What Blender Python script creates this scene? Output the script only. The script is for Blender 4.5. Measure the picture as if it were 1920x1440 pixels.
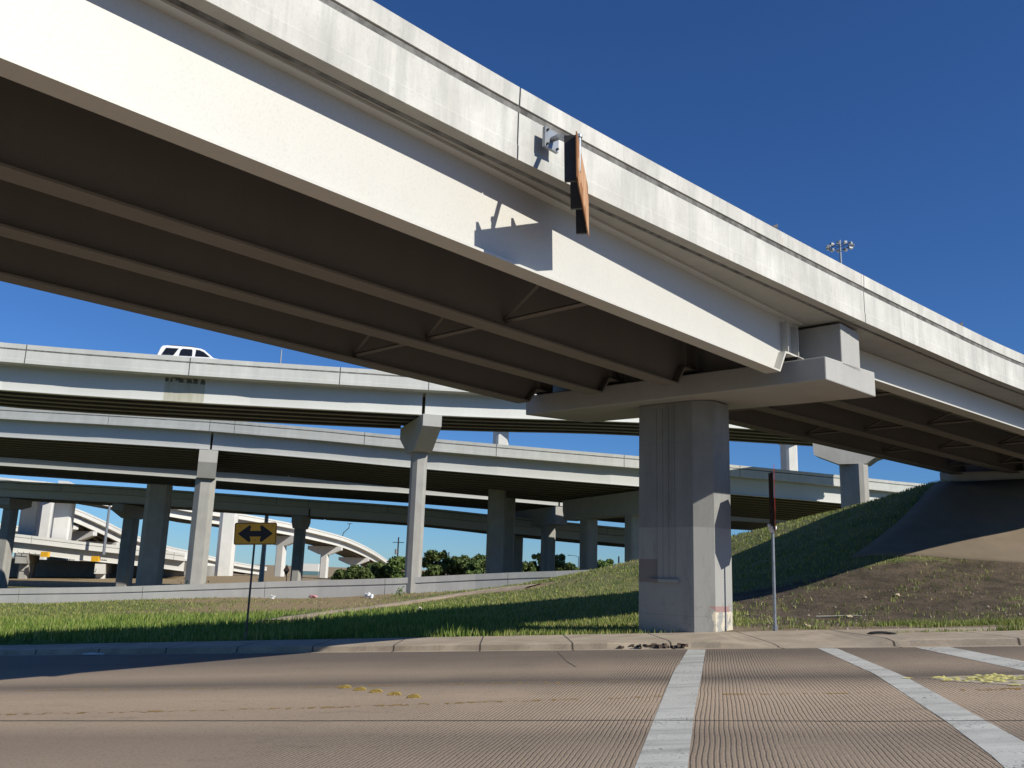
import bpy, math, random
import numpy as np
from mathutils import Vector, Matrix
random.seed(7); rng = np.random.default_rng(7)
for o in list(bpy.data.objects): bpy.data.objects.remove(o)
scene = bpy.context.scene
R = math.radians
# ------------------------------------------------------------------ camera
F = 1660.0; PITCH = R(12.0); ROLL = R(1.86); CH = 1.6
_f = np.array([0, math.cos(PITCH), math.sin(PITCH)]); _u = np.array([0, -math.sin(PITCH), math.cos(PITCH)]); _r = np.array([1., 0, 0])
cR = math.cos(ROLL)*_r + math.sin(ROLL)*_u; cU = -math.sin(ROLL)*_r + math.cos(ROLL)*_u; C0 = np.array([0, 0, CH])
cam = bpy.data.cameras.new('camera'); co = bpy.data.objects.new('camera', cam); scene.collection.objects.link(co)
cam.sensor_width = 36; cam.lens = F/1920*36; cam.clip_end = 9000; cam.clip_start = .1
co.matrix_world = Matrix(((cR[0], cU[0], -_f[0], 0), (cR[1], cU[1], -_f[1], 0), (cR[2], cU[2], -_f[2], CH), (0, 0, 0, 1)))
scene.camera = co
# ------------------------------------------------------------------ sky, sun, exposure
SAZ, SEL = 124.0, 34.0
w = bpy.data.worlds.new('World'); scene.world = w; w.use_nodes = True
nt = w.node_tree; nt.nodes.clear()
sk = nt.nodes.new('ShaderNodeTexSky'); sk.sky_type = 'NISHITA'; sk.sun_disc = False
sk.sun_elevation = R(SEL); sk.sun_rotation = R(SAZ); sk.altitude = 250; sk.air_density = 1.0; sk.dust_density = 0.0; sk.ozone_density = 4.0
bgn = nt.nodes.new('ShaderNodeBackground'); bgn.inputs[1].default_value = .068
wo = nt.nodes.new('ShaderNodeOutputWorld')
gm = nt.nodes.new('ShaderNodeMix'); gm.data_type = 'RGBA'; gm.blend_type = 'MULTIPLY'; gm.inputs[0].default_value = 1; gm.inputs[7].default_value = (.54, .91, 1.42, 1)
nt.links.new(sk.outputs[0], gm.inputs[6]); nt.links.new(gm.outputs[2], bgn.inputs[0]); nt.links.new(bgn.outputs[0], wo.inputs[0])
sl = bpy.data.lights.new('sun', 'SUN'); sl.energy = 5.0; sl.angle = R(.5); sl.color = (1, .96, .86)
so = bpy.data.objects.new('sun', sl); scene.collection.objects.link(so)
sdir = Vector((math.sin(R(SAZ))*math.cos(R(SEL)), math.cos(R(SAZ))*math.cos(R(SEL)), math.sin(R(SEL))))
so.rotation_euler = sdir.to_track_quat('Z', 'Y').to_euler()
scene.view_settings.view_transform = 'Standard'; scene.view_settings.look = 'None'
scene.view_settings.exposure = 0.0; scene.view_settings.gamma = 1
scene.render.engine = 'CYCLES'; scene.cycles.max_bounces = 8; scene.cycles.diffuse_bounces = 1

# ------------------------------------------------------------------ helpers
def ray(x, y): return _f + cR*(x-960)/F - cU*(y-720)/F
def pt(x, y, Y): r = ray(x, y); return C0 + r*(Y/r[1])
def atZ(x, y, z): r = ray(x, y); return C0 + r*((z-CH)/r[2])
GX, GY = .065, -.0143
def gz(X, Y): return GX*np.clip(X, -45, 45) + GY*Y
def gnd(x, y, dz=0):
    r = ray(x, y); t = (dz-CH)/(r[2]-GX*r[0]-GY*r[1]); return C0 + r*t
def az(d): return np.array([math.sin(R(d)), math.cos(R(d)), 0.])
A1 = 42.9; ua = az(A1); va = az(A1+90)
B0 = gnd(1302, 1187, .15)
def W(u, v, z): q = B0 + ua*u + va*v; q[2] = z; return q

class M:
    def __init__(s): s.v = []; s.f = []
    def add(s, vs, fs):
        n = len(s.v); s.v += [tuple(map(float, q)) for q in vs]; s.f += [tuple(i+n for i in f) for f in fs]; return s
    def hexa(s, q):   # 8 pts: bottom 4 ccw, top 4
        return s.add(q, [(3,2,1,0),(4,5,6,7),(0,1,5,4),(1,2,6,5),(2,3,7,6),(3,0,4,7)])
    def box(s, c, d, ex=(1,0,0), ey=(0,1,0), ez=(0,0,1)):
        c = np.array(c, float); ex, ey, ez = (np.array(e, float)*h/2 for e, h in zip((ex, ey, ez), d))
        return s.hexa([c-ex-ey-ez, c+ex-ey-ez, c+ex+ey-ez, c-ex+ey-ez, c-ex-ey+ez, c+ex-ey+ez, c+ex+ey+ez, c-ex+ey+ez])
    def prism(s, poly, h0, h1=None):     # poly list of 3d pts, extruded by vector h0
        h = np.array(h0, float); n = len(poly); P = [np.array(q, float) for q in poly]
        return s.add(P+[q+h for q in P], [tuple(range(n))[::-1], tuple(range(n, 2*n))]+[(i, (i+1) % n, n+(i+1) % n, n+i) for i in range(n)])
    def tube(s, pts, rad, n=8, cap=True):
        P = [np.array(q, float) for q in pts]; rad = rad if hasattr(rad, '__len__') else [rad]*len(P); vs = []; fs = []
        for i, q in enumerate(P):
            t = P[min(i+1, len(P)-1)]-P[max(i-1, 0)]; t /= np.linalg.norm(t)
            a = np.cross(t, [0, 0, 1.]) if abs(t[2]) < .95 else np.cross(t, [0, 1., 0]); a /= np.linalg.norm(a); b = np.cross(a, t)
            vs += [q+rad[i]*(a*math.cos(2*math.pi*k/n)+b*math.sin(2*math.pi*k/n)) for k in range(n)]
        for i in range(len(P)-1): fs += [(i*n+k, i*n+(k+1) % n, (i+1)*n+(k+1) % n, (i+1)*n+k) for k in range(n)]
        if cap: fs += [tuple(range(n))[::-1], tuple(range((len(P)-1)*n, len(P)*n))]
        return s.add(vs, fs)
    def sweep(s, prof, path, lats, cap=True):   # prof [(off,z)], closed
        n = len(prof); vs = []; fs = []
        for q, l in zip(path, lats): vs += [np.array(q)+np.array(l)*o+np.array([0, 0, z]) for o, z in prof]
        for i in range(len(path)-1): fs += [(i*n+k, i*n+(k+1) % n, (i+1)*n+(k+1) % n, (i+1)*n+k) for k in range(n)]
        if cap: fs += [tuple(range(n))[::-1], tuple(range((len(path)-1)*n, len(path)*n))]
        return s.add(vs, fs)
    def build(s, name, mat, parent=None, smooth=False, bevel=0):
        me = bpy.data.meshes.new(name); me.from_pydata(s.v, [], s.f); me.update()
        import bmesh
        if len(s.f) < 60000:
            bm = bmesh.new(); bm.from_mesh(me); bmesh.ops.recalc_face_normals(bm, faces=bm.faces); bm.to_mesh(me); bm.free()
        if smooth: me.polygons.foreach_set('use_smooth', [True]*len(me.polygons))
        me.materials.append(mat); o = bpy.data.objects.new(name, me); scene.collection.objects.link(o)
        if parent: o.parent = parent; o.matrix_parent_inverse = Matrix.Translation(-Vector(parent.location)) if parent.type == 'EMPTY' and not parent.parent else Matrix()
        if bevel:
            b = o.modifiers.new('bevel', 'BEVEL'); b.width = bevel; b.segments = 2; b.limit_method = 'ANGLE'; b.angle_limit = R(40)
        return o
def tag(o, label=None, cat=None, group=None, kind=None):
    if label: o['label'] = label
    if cat: o['category'] = cat
    if group: o['group'] = group
    if kind: o['kind'] = kind
    return o
def thing(name, label, cat, loc, group=None):
    o = bpy.data.objects.new(name, None); scene.collection.objects.link(o); o.location = Vector([float(c) for c in loc]); o.empty_display_size = .3
    bpy.context.view_layer.update() if False else None
    return tag(o, label, cat, group)
def resample(P, step):
    P = [np.array(q, float) for q in P]; d = [0]
    for i in range(1, len(P)): d.append(d[-1]+np.linalg.norm(P[i]-P[i-1]))
    n = max(2, int(d[-1]/step)+1); s = np.linspace(0, d[-1], n); A = np.array(P)
    # smooth interpolation (Catmull-Rom on arc length)
    out = []
    for x in s:
        i = min(max(np.searchsorted(d, x)-1, 0), len(P)-2); t = (x-d[i])/(d[i+1]-d[i])
        h = d[i+1]-d[i]
        def tan(k):
            if k == 0: return (A[1]-A[0])/(d[1]-d[0])
            if k == len(P)-1: return (A[-1]-A[-2])/(d[-1]-d[-2])
            return (A[k+1]-A[k-1])/(d[k+1]-d[k-1])
        m0, m1 = tan(i)*h, tan(i+1)*h
        out.append((2*t**3-3*t**2+1)*A[i]+(t**3-2*t**2+t)*m0+(-2*t**3+3*t**2)*A[i+1]+(t**3-t**2)*m1)
    return out
def laterals(path, side):     # horizontal normals; side=+1 right of travel
    L = []
    for i in range(len(path)):
        t = path[min(i+1, len(path)-1)]-path[max(i-1, 0)]; t = t/np.linalg.norm(t[:2]); L.append(np.array([t[1], -t[0], 0])*side)
    return L
# ------------------------------------------------------------------ materials
def newmat(name):
    m = bpy.data.materials.new(name); m.use_nodes = True; n = m.node_tree; b = n.nodes['Principled BSDF']; return m, n, b
def node(n, t, **k):
    x = n.nodes.new(t)
    for a, v in k.items():
        if a in x.inputs: x.inputs[a].default_value = v
        else: setattr(x, a, v)
    return x
def coords(n, scale=(1, 1, 1), rot=(0, 0, 0)):
    g = node(n, 'ShaderNodeNewGeometry'); mp = node(n, 'ShaderNodeMapping'); mp.inputs['Scale'].default_value = scale; mp.inputs['Rotation'].default_value = rot
    n.links.new(g.outputs['Position'], mp.inputs['Vector']); return mp.outputs[0]
def noise(n, scale, detail=4, sc=(1, 1, 1), rough=.6, dist=0):
    x = node(n, 'ShaderNodeTexNoise'); x.inputs['Scale'].default_value = scale; x.inputs['Detail'].default_value = detail; x.inputs['Roughness'].default_value = rough; x.inputs['Distortion'].default_value = dist
    n.links.new(coords(n, sc), x.inputs['Vector']); return x.outputs[0]
def ramp(n, src, stops):
    r = node(n, 'ShaderNodeValToRGB'); e = r.color_ramp.elements
    while len(e) < len(stops): e.new(.5)
    for k, (p, c) in enumerate(stops): e[k].position = p; e[k].color = (*c, 1) if hasattr(c, '__len__') else (c, c, c, 1)
    n.links.new(src, r.inputs[0]); return r.outputs[0]
def mix(n, fac, a, b, mode='MIX'):
    x = node(n, 'ShaderNodeMix'); x.data_type = 'RGBA'; x.blend_type = mode
    for s, v in ((0, fac), (6, a), (7, b)):
        if hasattr(v, 'links') or hasattr(v, 'is_linked'): n.links.new(v, x.inputs[s])
        else: x.inputs[s].default_value = (*v, 1) if hasattr(v, '__len__') else v
    return x.outputs[2]
def math_(n, op, a, b=0., c=None):
    x = node(n, 'ShaderNodeMath'); x.operation = op
    for i, v in enumerate((a, b, c)):
        if v is None: continue
        if hasattr(v, 'is_linked'): n.links.new(v, x.inputs[i])
        else: x.inputs[i].default_value = v
    return x.outputs[0]
def bump(n, b, h, strength=.3, dist=.01):
    x = node(n, 'ShaderNodeBump'); x.inputs['Strength'].default_value = strength; x.inputs['Distance'].default_value = dist
    n.links.new(h, x.inputs['Height']); n.links.new(x.outputs[0], b.inputs['Normal'])
def conc(name, col, dark=.72, streak=.5, warm=(.95, .9, .8), rough=.85, fine=1.0, blotch=.7):
    m, n, b = newmat(name); c = np.array(col)
    big = noise(n, .9*fine, 6, (1, 1, .8)); st = noise(n, 2.6*fine, 5, (1, 1, .09), .65); fi = noise(n, 26, 3)
    base = mix(n, ramp(n, big, [(.35, 0.), (.68, 1.)]), tuple(c*(1-(1-dark)*blotch)), tuple(c))
    base = mix(n, math_(n, 'MULTIPLY', ramp(n, st, [(.46, 0.), (.66, 1.)]), streak), base, tuple(c*dark*np.array([.96, .98, 1.0])))
    base = mix(n, math_(n, 'MULTIPLY', ramp(n, noise(n, 1.7*fine, 4, (1, 1, .3)), [(.6, 0.), (.8, 1.)]), .35), base, tuple(c*np.array(warm)))
    base = mix(n, math_(n, 'MULTIPLY', ramp(n, fi, [(.3, 1.), (.5, 0.)]), .18), base, tuple(c*.5))
    n.links.new(base, b.inputs['Base Color']); b.inputs['Roughness'].default_value = rough; bump(n, b, fi, .25, .008); return m
def plain(name, col, rough=.6, metal=0, var=.15, sc=6):
    m, n, b = newmat(name); c = np.array(col)
    n.links.new(mix(n, ramp(n, noise(n, sc, 4), [(.35, 0.), (.65, 1.)]), tuple(c*(1-var)), tuple(np.minimum(c*(1+var), 1))), b.inputs['Base Color'])
    b.inputs['Roughness'].default_value = rough; b.inputs['Metallic'].default_value = metal; return m
MC = conc('parapet concrete', (.68, .665, .605), .58, .6, blotch=.6)
n = MC.node_tree; b = n.nodes['Principled BSDF']; src = b.inputs['Base Color'].links[0].from_socket
src = mix(n, math_(n, 'MULTIPLY', ramp(n, noise(n, 6.5, 2, (1, 1, .03)), [(.70, 0.), (.74, 1.)]), ramp(n, noise(n, 1.1, 3, (1, 1, 1.6)), [(.5, 0.), (.6, .55)])), src, (.45, .26, .12))
src = mix(n, math_(n, 'MULTIPLY', ramp(n, noise(n, 12, 6, (1, 1, .5), .85), [(.55, 0.), (.7, 1.)]), .35), src, (.25, .245, .23))
n.links.new(src, b.inputs['Base Color'])
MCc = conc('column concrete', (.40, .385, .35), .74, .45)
MCap = conc('cap concrete', (.44, .43, .40), .85, .3)
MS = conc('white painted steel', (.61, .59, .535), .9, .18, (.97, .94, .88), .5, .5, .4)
MSi = conc('shade-darkened interior steel', (.215, .195, .17), .8, .3, (1, .9, .8), .7, .5, .5)  # darker copy of the girder steel, underside shade put into its colour
MSl = conc('deck slab concrete', (.46, .44, .39), .8, .4)
MG = plain('grime', (.15, .145, .135), .95, var=.5, sc=3)
MJ = plain('joint dark', (.03, .03, .03), .9); MJ2 = plain('joint sealant', (.10, .10, .095), .9); MPAN = plain('shade-dark deck panels', (.075, .071, .065), .7, var=.2, sc=2)  # MPAN: near-black tone paints in the shade between the girders
MFc = conc('far concrete', (.60, .60, .56), .8, .5, fine=.6)
MFs = conc('far steel', (.62, .62, .585), .93, .2, rough=.6, fine=.4)
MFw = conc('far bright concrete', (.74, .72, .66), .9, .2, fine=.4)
MWal = conc('wall concrete', (.52, .51, .48), .82, .4)
MSW = conc('sidewalk concrete', (.40, .33, .25), .78, .0, (1, .9, .75), .9, 2)
MMet = plain('galvanised metal', (.32, .34, .36), .45, .6)
MDk = plain('dark metal', (.035, .033, .03), .6, .2)
# rust-stained variant is real staining with its own shape
# ------------------------------------------------------------------ terrain height field
def SB(X): return 26.75 - .30*np.clip(X, -45, 45)       # back edge of the sidewalk
def CB(X): return 23.3 - .36*np.clip(X, -45, 45)       # foot of the kerb
CP = []
for x, y, Y in [(-500,1185,36),(-500,1150,60),(0,1196,33),(0,1165,45),(0,1140,62),(0,1132,70),(250,1188,34),(250,1150,54),(250,1127,70),(450,1182,35),(450,1160,44),
    (450,1138,58),(450,1121,70),(740,1172,34),(740,1150,43),(740,1130,58),(740,1116,70),(930,1163,34),(930,1140,42),(900,1120,56),(880,1109,68),
    (1040,1150,36),(1060,1110,50),(1050,1083,60),(1200,1160,32),(1200,1108,49),(1200,1054,64),(1361,1150,31.5),(1361,1080,43),(1361,1008,58),
    (1500,1163,32),(1500,1105,37.5),(1500,1035,44),(1500,974,53),(1600,1160,32),(1600,1100,36.5),(1600,1010,42.5),(1600,950,50),(1700,920,47),(1765,906,45.3),
    (1650,1058,38.5),(1800,1058,38),(1920,1060,37.5),(1920,1140,31.5),(1800,1150,31.5),(1920,1000,41),(1920,903,45),(2200,1140,31.5),(2200,1060,37),(2200,900,44.5),
    (470,1080,190),(380,1078,210),(560,1082,230),(300,1092,170)]:
    q = pt(x, y, Y); CP.append((q[0], q[1], q[2]))
for X in (-40, -25, -12, -3, 3, 8, 14, 20, 32): CP.append((X, float(SB(X))+.5, float(gz(X, SB(X)))+.14))
CP += [(10,78,-.6),(28,82,-.2),(42,84,1.),(48,66,6.5),(35,56,6.8),(24,51,6.2),(0,76,-1.),(60,90,7),(-12,76,-2),(-30,76,-2.6),(-60,76,-3),(-90,60,-3),(-60,100,-3.5),(0,110,-2),(60,130,0),
       (-150,150,-4),(0,160,-2.5),(150,150,0),(-100,300,-3),(100,300,-2),(-200,60,-4),(0,300,-2.5),(120,60,6)]
CP = np.array(CP)
def _phi(r): return np.sqrt(r*r+2.)
_D = np.hypot(CP[:, None, 0]-CP[None, :, 0], CP[:, None, 1]-CP[None, :, 1])
_n = len(CP); _K = np.zeros((_n+1, _n+1)); _K[:_n, :_n] = _phi(_D)-np.eye(_n)*.02; _K[:_n, _n] = 1; _K[_n, :_n] = 1
_w = np.linalg.solve(_K, np.append(CP[:, 2], 0))
def Tz(X, Y):
    X = np.atleast_1d(np.asarray(X, float)); Y = np.atleast_1d(np.asarray(Y, float)); out = np.zeros_like(X)
    for k in range(_n): out += _w[k]*_phi(np.hypot(X-CP[k, 0], Y-CP[k, 1]))
    out += _w[_n]
    r = np.hypot(X, Y); far = np.clip((r-280)/200, 0, 1); out = out*(1-far)+(-2.5)*far
    near = Y < SB(X)-.2
    out = np.where(near, gz(np.clip(X, -150, 150), Y)-.45, out)
    return out
def tz(X, Y): return float(Tz(X, Y)[0])
def onT(x, y, Y0=24, Y1=120):     # pixel -> first terrain hit
    r = ray(x, y); Ys = np.linspace(Y0, Y1, 1200); P = C0[None]+r[None]*(Ys/r[1])[:, None]; d = P[:, 2]-Tz(P[:, 0], P[:, 1]); i = np.argmax(d < 0)
    return P[i] if d.min() < 0 else P[-1]
# ------------------------------------------------------------------ ground masks
PATHPX = [(515,1166),(600,1152),(680,1142),(760,1131),(850,1117),(930,1106),(1000,1100)]
_pp = [onT(*q, 26, 90) for q in PATHPX]
def seg_d(X, Y, P):
    d = np.full(X.shape, 1e9)
    for a, b in zip(P[:-1], P[1:]):
        ex, ey = b[0]-a[0], b[1]-a[1]; t = np.clip(((X-a[0])*ex+(Y-a[1])*ey)/(ex*ex+ey*ey), 0, 1)
        d = np.minimum(d, np.hypot(X-a[0]-t*ex, Y-a[1]-t*ey))
    return d
def blob(X, Y, x, y, rx, ry): return np.exp(-((X-x)/rx)**2-((Y-y)/ry)**2)
def nz(X, Y, s, ph=0):
    return (np.sin(X*s+ph)*np.cos(Y*s*1.3+ph*2)+np.sin(X*s*2.3+1.3*ph+1)*np.cos(Y*s*1.9-ph)*.6+np.sin((X+Y)*s*4.1+ph)*.35)/1.95
def dirtmask(X, Y):
    m = np.zeros_like(X)
    rt = np.clip((X-6.2-(Y-25)*.15)/1.5, 0, 1)*np.clip((39.5-Y)/1.5, 0, 1)        # bare bank in front of the slope paving
    m = np.maximum(m, rt*(.80+.35*nz(X, Y, 1.1)))
    m = np.maximum(m, np.clip((X-3.5)/1.5, 0, 1)*np.clip((SB(X)+3-Y)/.8, 0, 1)*.95)
    m = np.maximum(m, np.clip((Y-60.5-nz(X, Y, .5)*2.5)/3, 0, 1)*np.clip((73-Y)/2, 0, 1)*(.25+.7*blob(X, Y, -13, 66, 12, 30))*np.clip((-X+4)/4, 0, 1))
    m = np.maximum(m, np.clip(.4+nz(X, Y, .23, 2), 0, 1)*np.clip((Y-48)/6, 0, 1)*.6)
    m = np.maximum(m, blob(X, Y, -13, 57, 9, 9)*.9)
    m = np.maximum(m, np.clip(2.2-seg_d(X, Y, _pp)/.75, 0, 1))
    m = np.maximum(m, np.clip((Y-120)/40, 0, 1)*(.85+.5*nz(X, Y, .05)))
    return np.clip(m, 0, 1)
def lushmask(X, Y):       # tall green verge on the left
    return np.clip((2.5-X-(Y-25)*.12+nz(X, Y, .4))/4, 0, 1)*np.clip((52-Y+nz(X, Y, .3)*5)/8, 0, 1)
# ground sheet
_q = resample(_pp, 1.0); _vs = []
for i_, a_ in enumerate(_q):
    t_ = _q[min(i_+1, len(_q)-1)]-_q[max(i_-1, 0)]; t_ /= np.linalg.norm(t_[:2]); n_ = np.array([-t_[1], t_[0], 0]); w_ = .75+.25*math.sin(i_*.9)+.012*i_
    for s_ in (-1, -.5, 0, .5, 1): p_ = a_+n_*w_*s_; _vs.append((p_[0], p_[1], tz(p_[0], p_[1])+(.09 if abs(s_) < 1 else -.02)))
MPTH = plain('sandy path', (.40, .31, .21), .95, var=.25, sc=1.5)
tag(M().add(_vs, [(5*i_+k, 5*i_+k+1, 5*i_+k+6, 5*i_+k+5) for i_ in range(len(_q)-1) for k in range(4)]).build('path', MPTH, smooth=True), kind='structure')
def axis(a, b, step, lo, hi, g=1.16):
    c = list(np.arange(a, b, step)); s = step; x = c[-1]
    while x < hi: s *= g; x += s; c.append(x)
    s = step; x = c[0]
    while x > lo: s *= g; x -= s; c.insert(0, x)
    return np.array(c)
xs = axis(-46, 34, .5, -4000, 4000); ys = axis(17, 76, .4, -400, 5000)
XX, YY = np.meshgrid(xs, ys); ZZ = Tz(XX.ravel(), YY.ravel()) + .05*nz(XX.ravel(), YY.ravel(), 1.9)*(YY.ravel() > SB(XX.ravel())+1)
me = bpy.data.meshes.new('ground'); nx, ny = len(xs), len(ys)
idx = np.arange(nx*ny).reshape(ny, nx); q = np.stack([idx[:-1, :-1], idx[:-1, 1:], idx[1:, 1:], idx[1:, :-1]], -1).reshape(-1, 4)
me.from_pydata(np.stack([XX.ravel(), YY.ravel(), ZZ], 1).tolist(), [], q.tolist()); me.polygons.foreach_set('use_smooth', [True]*len(q))
ca = me.attributes.new('dirt', 'FLOAT', 'POINT'); ca.data.foreach_set('value', dirtmask(XX.ravel(), YY.ravel()))
ca = me.attributes.new('sand', 'FLOAT', 'POINT'); ca.data.foreach_set('value', np.clip((SB(XX.ravel())+3.2-YY.ravel())/1.2, 0, 1)*np.clip((XX.ravel()-5)/1.5, 0, 1))
ca = me.attributes.new('lush', 'FLOAT', 'POINT'); ca.data.foreach_set('value', lushmask(XX.ravel(), YY.ravel()))
go = bpy.data.objects.new('ground', me); scene.collection.objects.link(go); tag(go, kind='structure')
m, n, b = newmat('turf and soil')
at = node(n, 'ShaderNodeAttribute'); at.attribute_name = 'dirt'; al = node(n, 'ShaderNodeAttribute'); al.attribute_name = 'lush'
g1 = mix(n, ramp(n, noise(n, .8, 6), [(.35, 0.), (.65, 1.)]), (.11, .14, .035), (.22, .20, .075))
g2 = mix(n, ramp(n, noise(n, 1.4, 5), [(.35, 0.), (.65, 1.)]), (.08, .14, .025), (.15, .21, .045))
gg = mix(n, al.outputs['Fac'], g1, g2)
d1 = mix(n, ramp(n, noise(n, 1.1, 8, rough=.75), [(.38, 0.), (.6, 1.)]), (.055, .038, .024), (.16, .112, .072))
d1 = mix(n, ramp(n, noise(n, 9, 6, rough=.8), [(.5, 0.), (.62, 1.)]), d1, (.05, .048, .022))
d1 = mix(n, ramp(n, noise(n, 22, 3), [(.72, 0.), (.76, 1.)]), d1, (.36, .30, .22))
fy_ = node(n, 'ShaderNodeSeparateXYZ'); fg_ = node(n, 'ShaderNodeNewGeometry'); n.links.new(fg_.outputs['Position'], fy_.inputs[0])
d1 = mix(n, ramp(n, math_(n, 'DIVIDE', fy_.outputs[1], 100.), [(.42, 0.), (.55, 1.)]), d1, mix(n, .7, d1, (.40, .29, .15)))
asd = node(n, 'ShaderNodeAttribute'); asd.attribute_name = 'sand'; d1 = mix(n, math_(n, 'MULTIPLY', asd.outputs['Fac'], .8), d1, mix(n, noise(n, 3, 5), (.20, .145, .09), (.38, .29, .19)))
mm = math_(n, 'ADD', at.outputs['Fac'], math_(n, 'MULTIPLY', math_(n, 'SUBTRACT', noise(n, 3.5, 6, rough=.7), .5), 1.1))
col = mix(n, ramp(n, mm, [(.38, 0.), (.62, 1.)]), gg, d1)
n.links.new(col, b.inputs['Base Color']); b.inputs['Roughness'].default_value = .95; bump(n, b, noise(n, 9, 6, rough=.75), .9, .08); me.materials.append(m)

# ------------------------------------------------------------------ road
def sheet(name, poly, mat, dz, kind='structure', cell=None):
    mm = M(); mm.add([(x, y, gz(x, y)+dz) for x, y in poly], [tuple(range(len(poly)))]); o = mm.build(name, mat)
    return tag(o, kind=kind) if kind else o
m, n, b = newmat('road surface')
P = node(n, 'ShaderNodeNewGeometry'); sp = node(n, 'ShaderNodeSeparateXYZ'); n.links.new(P.outputs['Position'], sp.inputs[0])
X_, Y_ = sp.outputs[0], sp.outputs[1]
yc = math_(n, 'ADD', Y_, math_(n, 'MULTIPLY', X_, .2)); yc = math_(n, 'ADD', yc, math_(n, 'MULTIPLY', noise(n, .35, 3), .5))
base = mix(n, ramp(n, noise(n, .5, 6, (.35, 1.3, 1)), [(.3, 0.), (.7, 1.)]), (.26, .20, .148), (.37, .29, .21))
# lanes: wheel-track polish and oil (world bands running along the road)
t = math_(n, 'DIVIDE', yc, 25.)
band = ramp(n, t, [(0, .45), (.36, .42), (.42, .6), (.455, .2), (.56, .0), (.60, .25), (.645, .95), (.68, .55), (.72, .3), (.78, .55), (.85, .85), (1, .85)])
base = mix(n, band, mix(n, .7, base, (.58, .43, .29)), (.085, .066, .05))
base = mix(n, .22, base, mix(n, ramp(n, noise(n, .22, 4, (.3, 1, 1)), [(.35, 0.), (.7, 1.)]), (.21, .165, .125), (.40, .31, .225)))
base = mix(n, math_(n, 'MULTIPLY', ramp(n, noise(n, 30, 4, rough=.8), [(.36, 1.), (.46, 0.)]), .55), base, (.05, .042, .033))
base = mix(n, math_(n, 'MULTIPLY', ramp(n, noise(n, 34, 4, rough=.8), [(.56, 0.), (.66, 1.)]), .5), base, (.46, .39, .31))
# transverse tining: grooves across the slab, wandering a little
gx_ = math_(n, 'ADD', math_(n, 'MULTIPLY', X_, math.cos(R(13))), math_(n, 'MULTIPLY', Y_, -math.sin(R(13))))
gx_ = math_(n, 'ADD', gx_, math_(n, 'MULTIPLY', noise(n, .5, 2), .07)); gx_ = math_(n, 'ADD', gx_, math_(n, 'MULTIPLY', noise(n, 9, 3), .022))
wv = math_(n, 'SINE', math_(n, 'MULTIPLY', gx_, 2*math.pi/.052))
gmask = math_(n, 'MULTIPLY', ramp(n, noise(n, .8, 4, (1, .5, 1)), [(.34, .15), (.62, 1.)]), ramp(n, math_(n, 'ADD', math_(n, 'MULTIPLY', X_, .09), .52), [(.1, .12), (.55, 1.)]))
gr = math_(n, 'MULTIPLY', ramp(n, math_(n, 'ADD', math_(n, 'MULTIPLY', wv, .5), .5), [(.62, 0.), (.92, 1.)]), gmask)
base = mix(n, math_(n, 'MULTIPLY', ramp(n, noise(n, 1.3, 7, (.4, 1, 1), .85), [(.56, 0.), (.72, 1.)]), .45), base, (.09, .073, .057))
base = mix(n, math_(n, 'MULTIPLY', math_(n, 'MULTIPLY', gr, ramp(n, noise(n, 14, 4, rough=.8), [(.35, .2), (.55, 1.)])), .5), base, (.05, .04, .032))
n.links.new(base, b.inputs['Base Color']); b.inputs['Roughness'].default_value = .85
hh = math_(n, 'SUBTRACT', math_(n, 'MULTIPLY', noise(n, 60, 3), .35), gr); bump(n, b, hh, .8, .012); MROAD = m
mm = M(); N = 60; xr = np.linspace(-120, 120, N)
vs = [(x, CB(x)-90, gz(x, CB(x)-90)) for x in xr]+[(x, CB(x)-16, gz(x, CB(x)-16)) for x in xr]+[(x, CB(x), gz(x, CB(x))) for x in xr]
mm.add(vs, [(i, i+1, N+i+1, N+i) for i in range(N-1)]+[(N+i, N+i+1, 2*N+i+1, 2*N+i) for i in range(N-1)])
tag(mm.build('road', MROAD), kind='structure')
# concrete gutter, kerb and sidewalk (one slab with a rounded face, dropped to a ramp beside the pier)
def kerbh(x):     # kerb height above gutter
    return .15 - .13*math.exp(-((x-7.0)/1.5)**4)
prof_x = np.unique(np.concatenate([np.linspace(-60, -16, 12), np.linspace(-16, 22, 120), np.linspace(22, 70, 12)]))
vs = []; fs = []; K = 8
for x in prof_x:
    k = kerbh(x); y0 = CB(x); ys_ = SB(x); j = .012*math.sin(x*9)*math.sin(x*3.3)
    chip = .10*math.exp(-((x-3.7)/.9)**4)
    for (y, z) in ((y0-.35, -.006-.0), (y0-.35, .012), (y0-.01+j*.5, .004), (y0+.025+chip*1.2+j, k-.02-chip*.4), (y0+.05+chip*1.5+j, k-.001-chip*.2), (y0+.45, .152 if k > .1 else k+.03), (ys_, .165), (ys_+.02, -.7)):
        vs.append((x, y, gz(x, y0)+z if y < y0+.5 else gz(x, y)+z))
for i in range(len(prof_x)-1):
    fs += [(i*K+k, (i+1)*K+k, (i+1)*K+k+1, i*K+k+1) for k in range(K-1)]
m, n, b = newmat('sidewalk slab')
sp = node(n, 'ShaderNodeSeparateXYZ'); gg = node(n, 'ShaderNodeNewGeometry'); n.links.new(gg.outputs['Position'], sp.inputs[0])
base = mix(n, ramp(n, noise(n, 1.1, 6), [(.35, 0.), (.65, 1.)]), (.36, .29, .21), (.50, .41, .30))
base = mix(n, math_(n, 'MULTIPLY', ramp(n, noise(n, 40, 3), [(.3, 1.), (.45, 0.)]), .3), base, (.12, .095, .075))
jt = math_(n, 'PINGPONG', math_(n, 'ADD', sp.outputs[0], .6), 1.15)
base = mix(n, ramp(n, jt, [(0, 1.), (.012, 1.), (.03, 0.)]), base, (.07, .055, .045))
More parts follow.
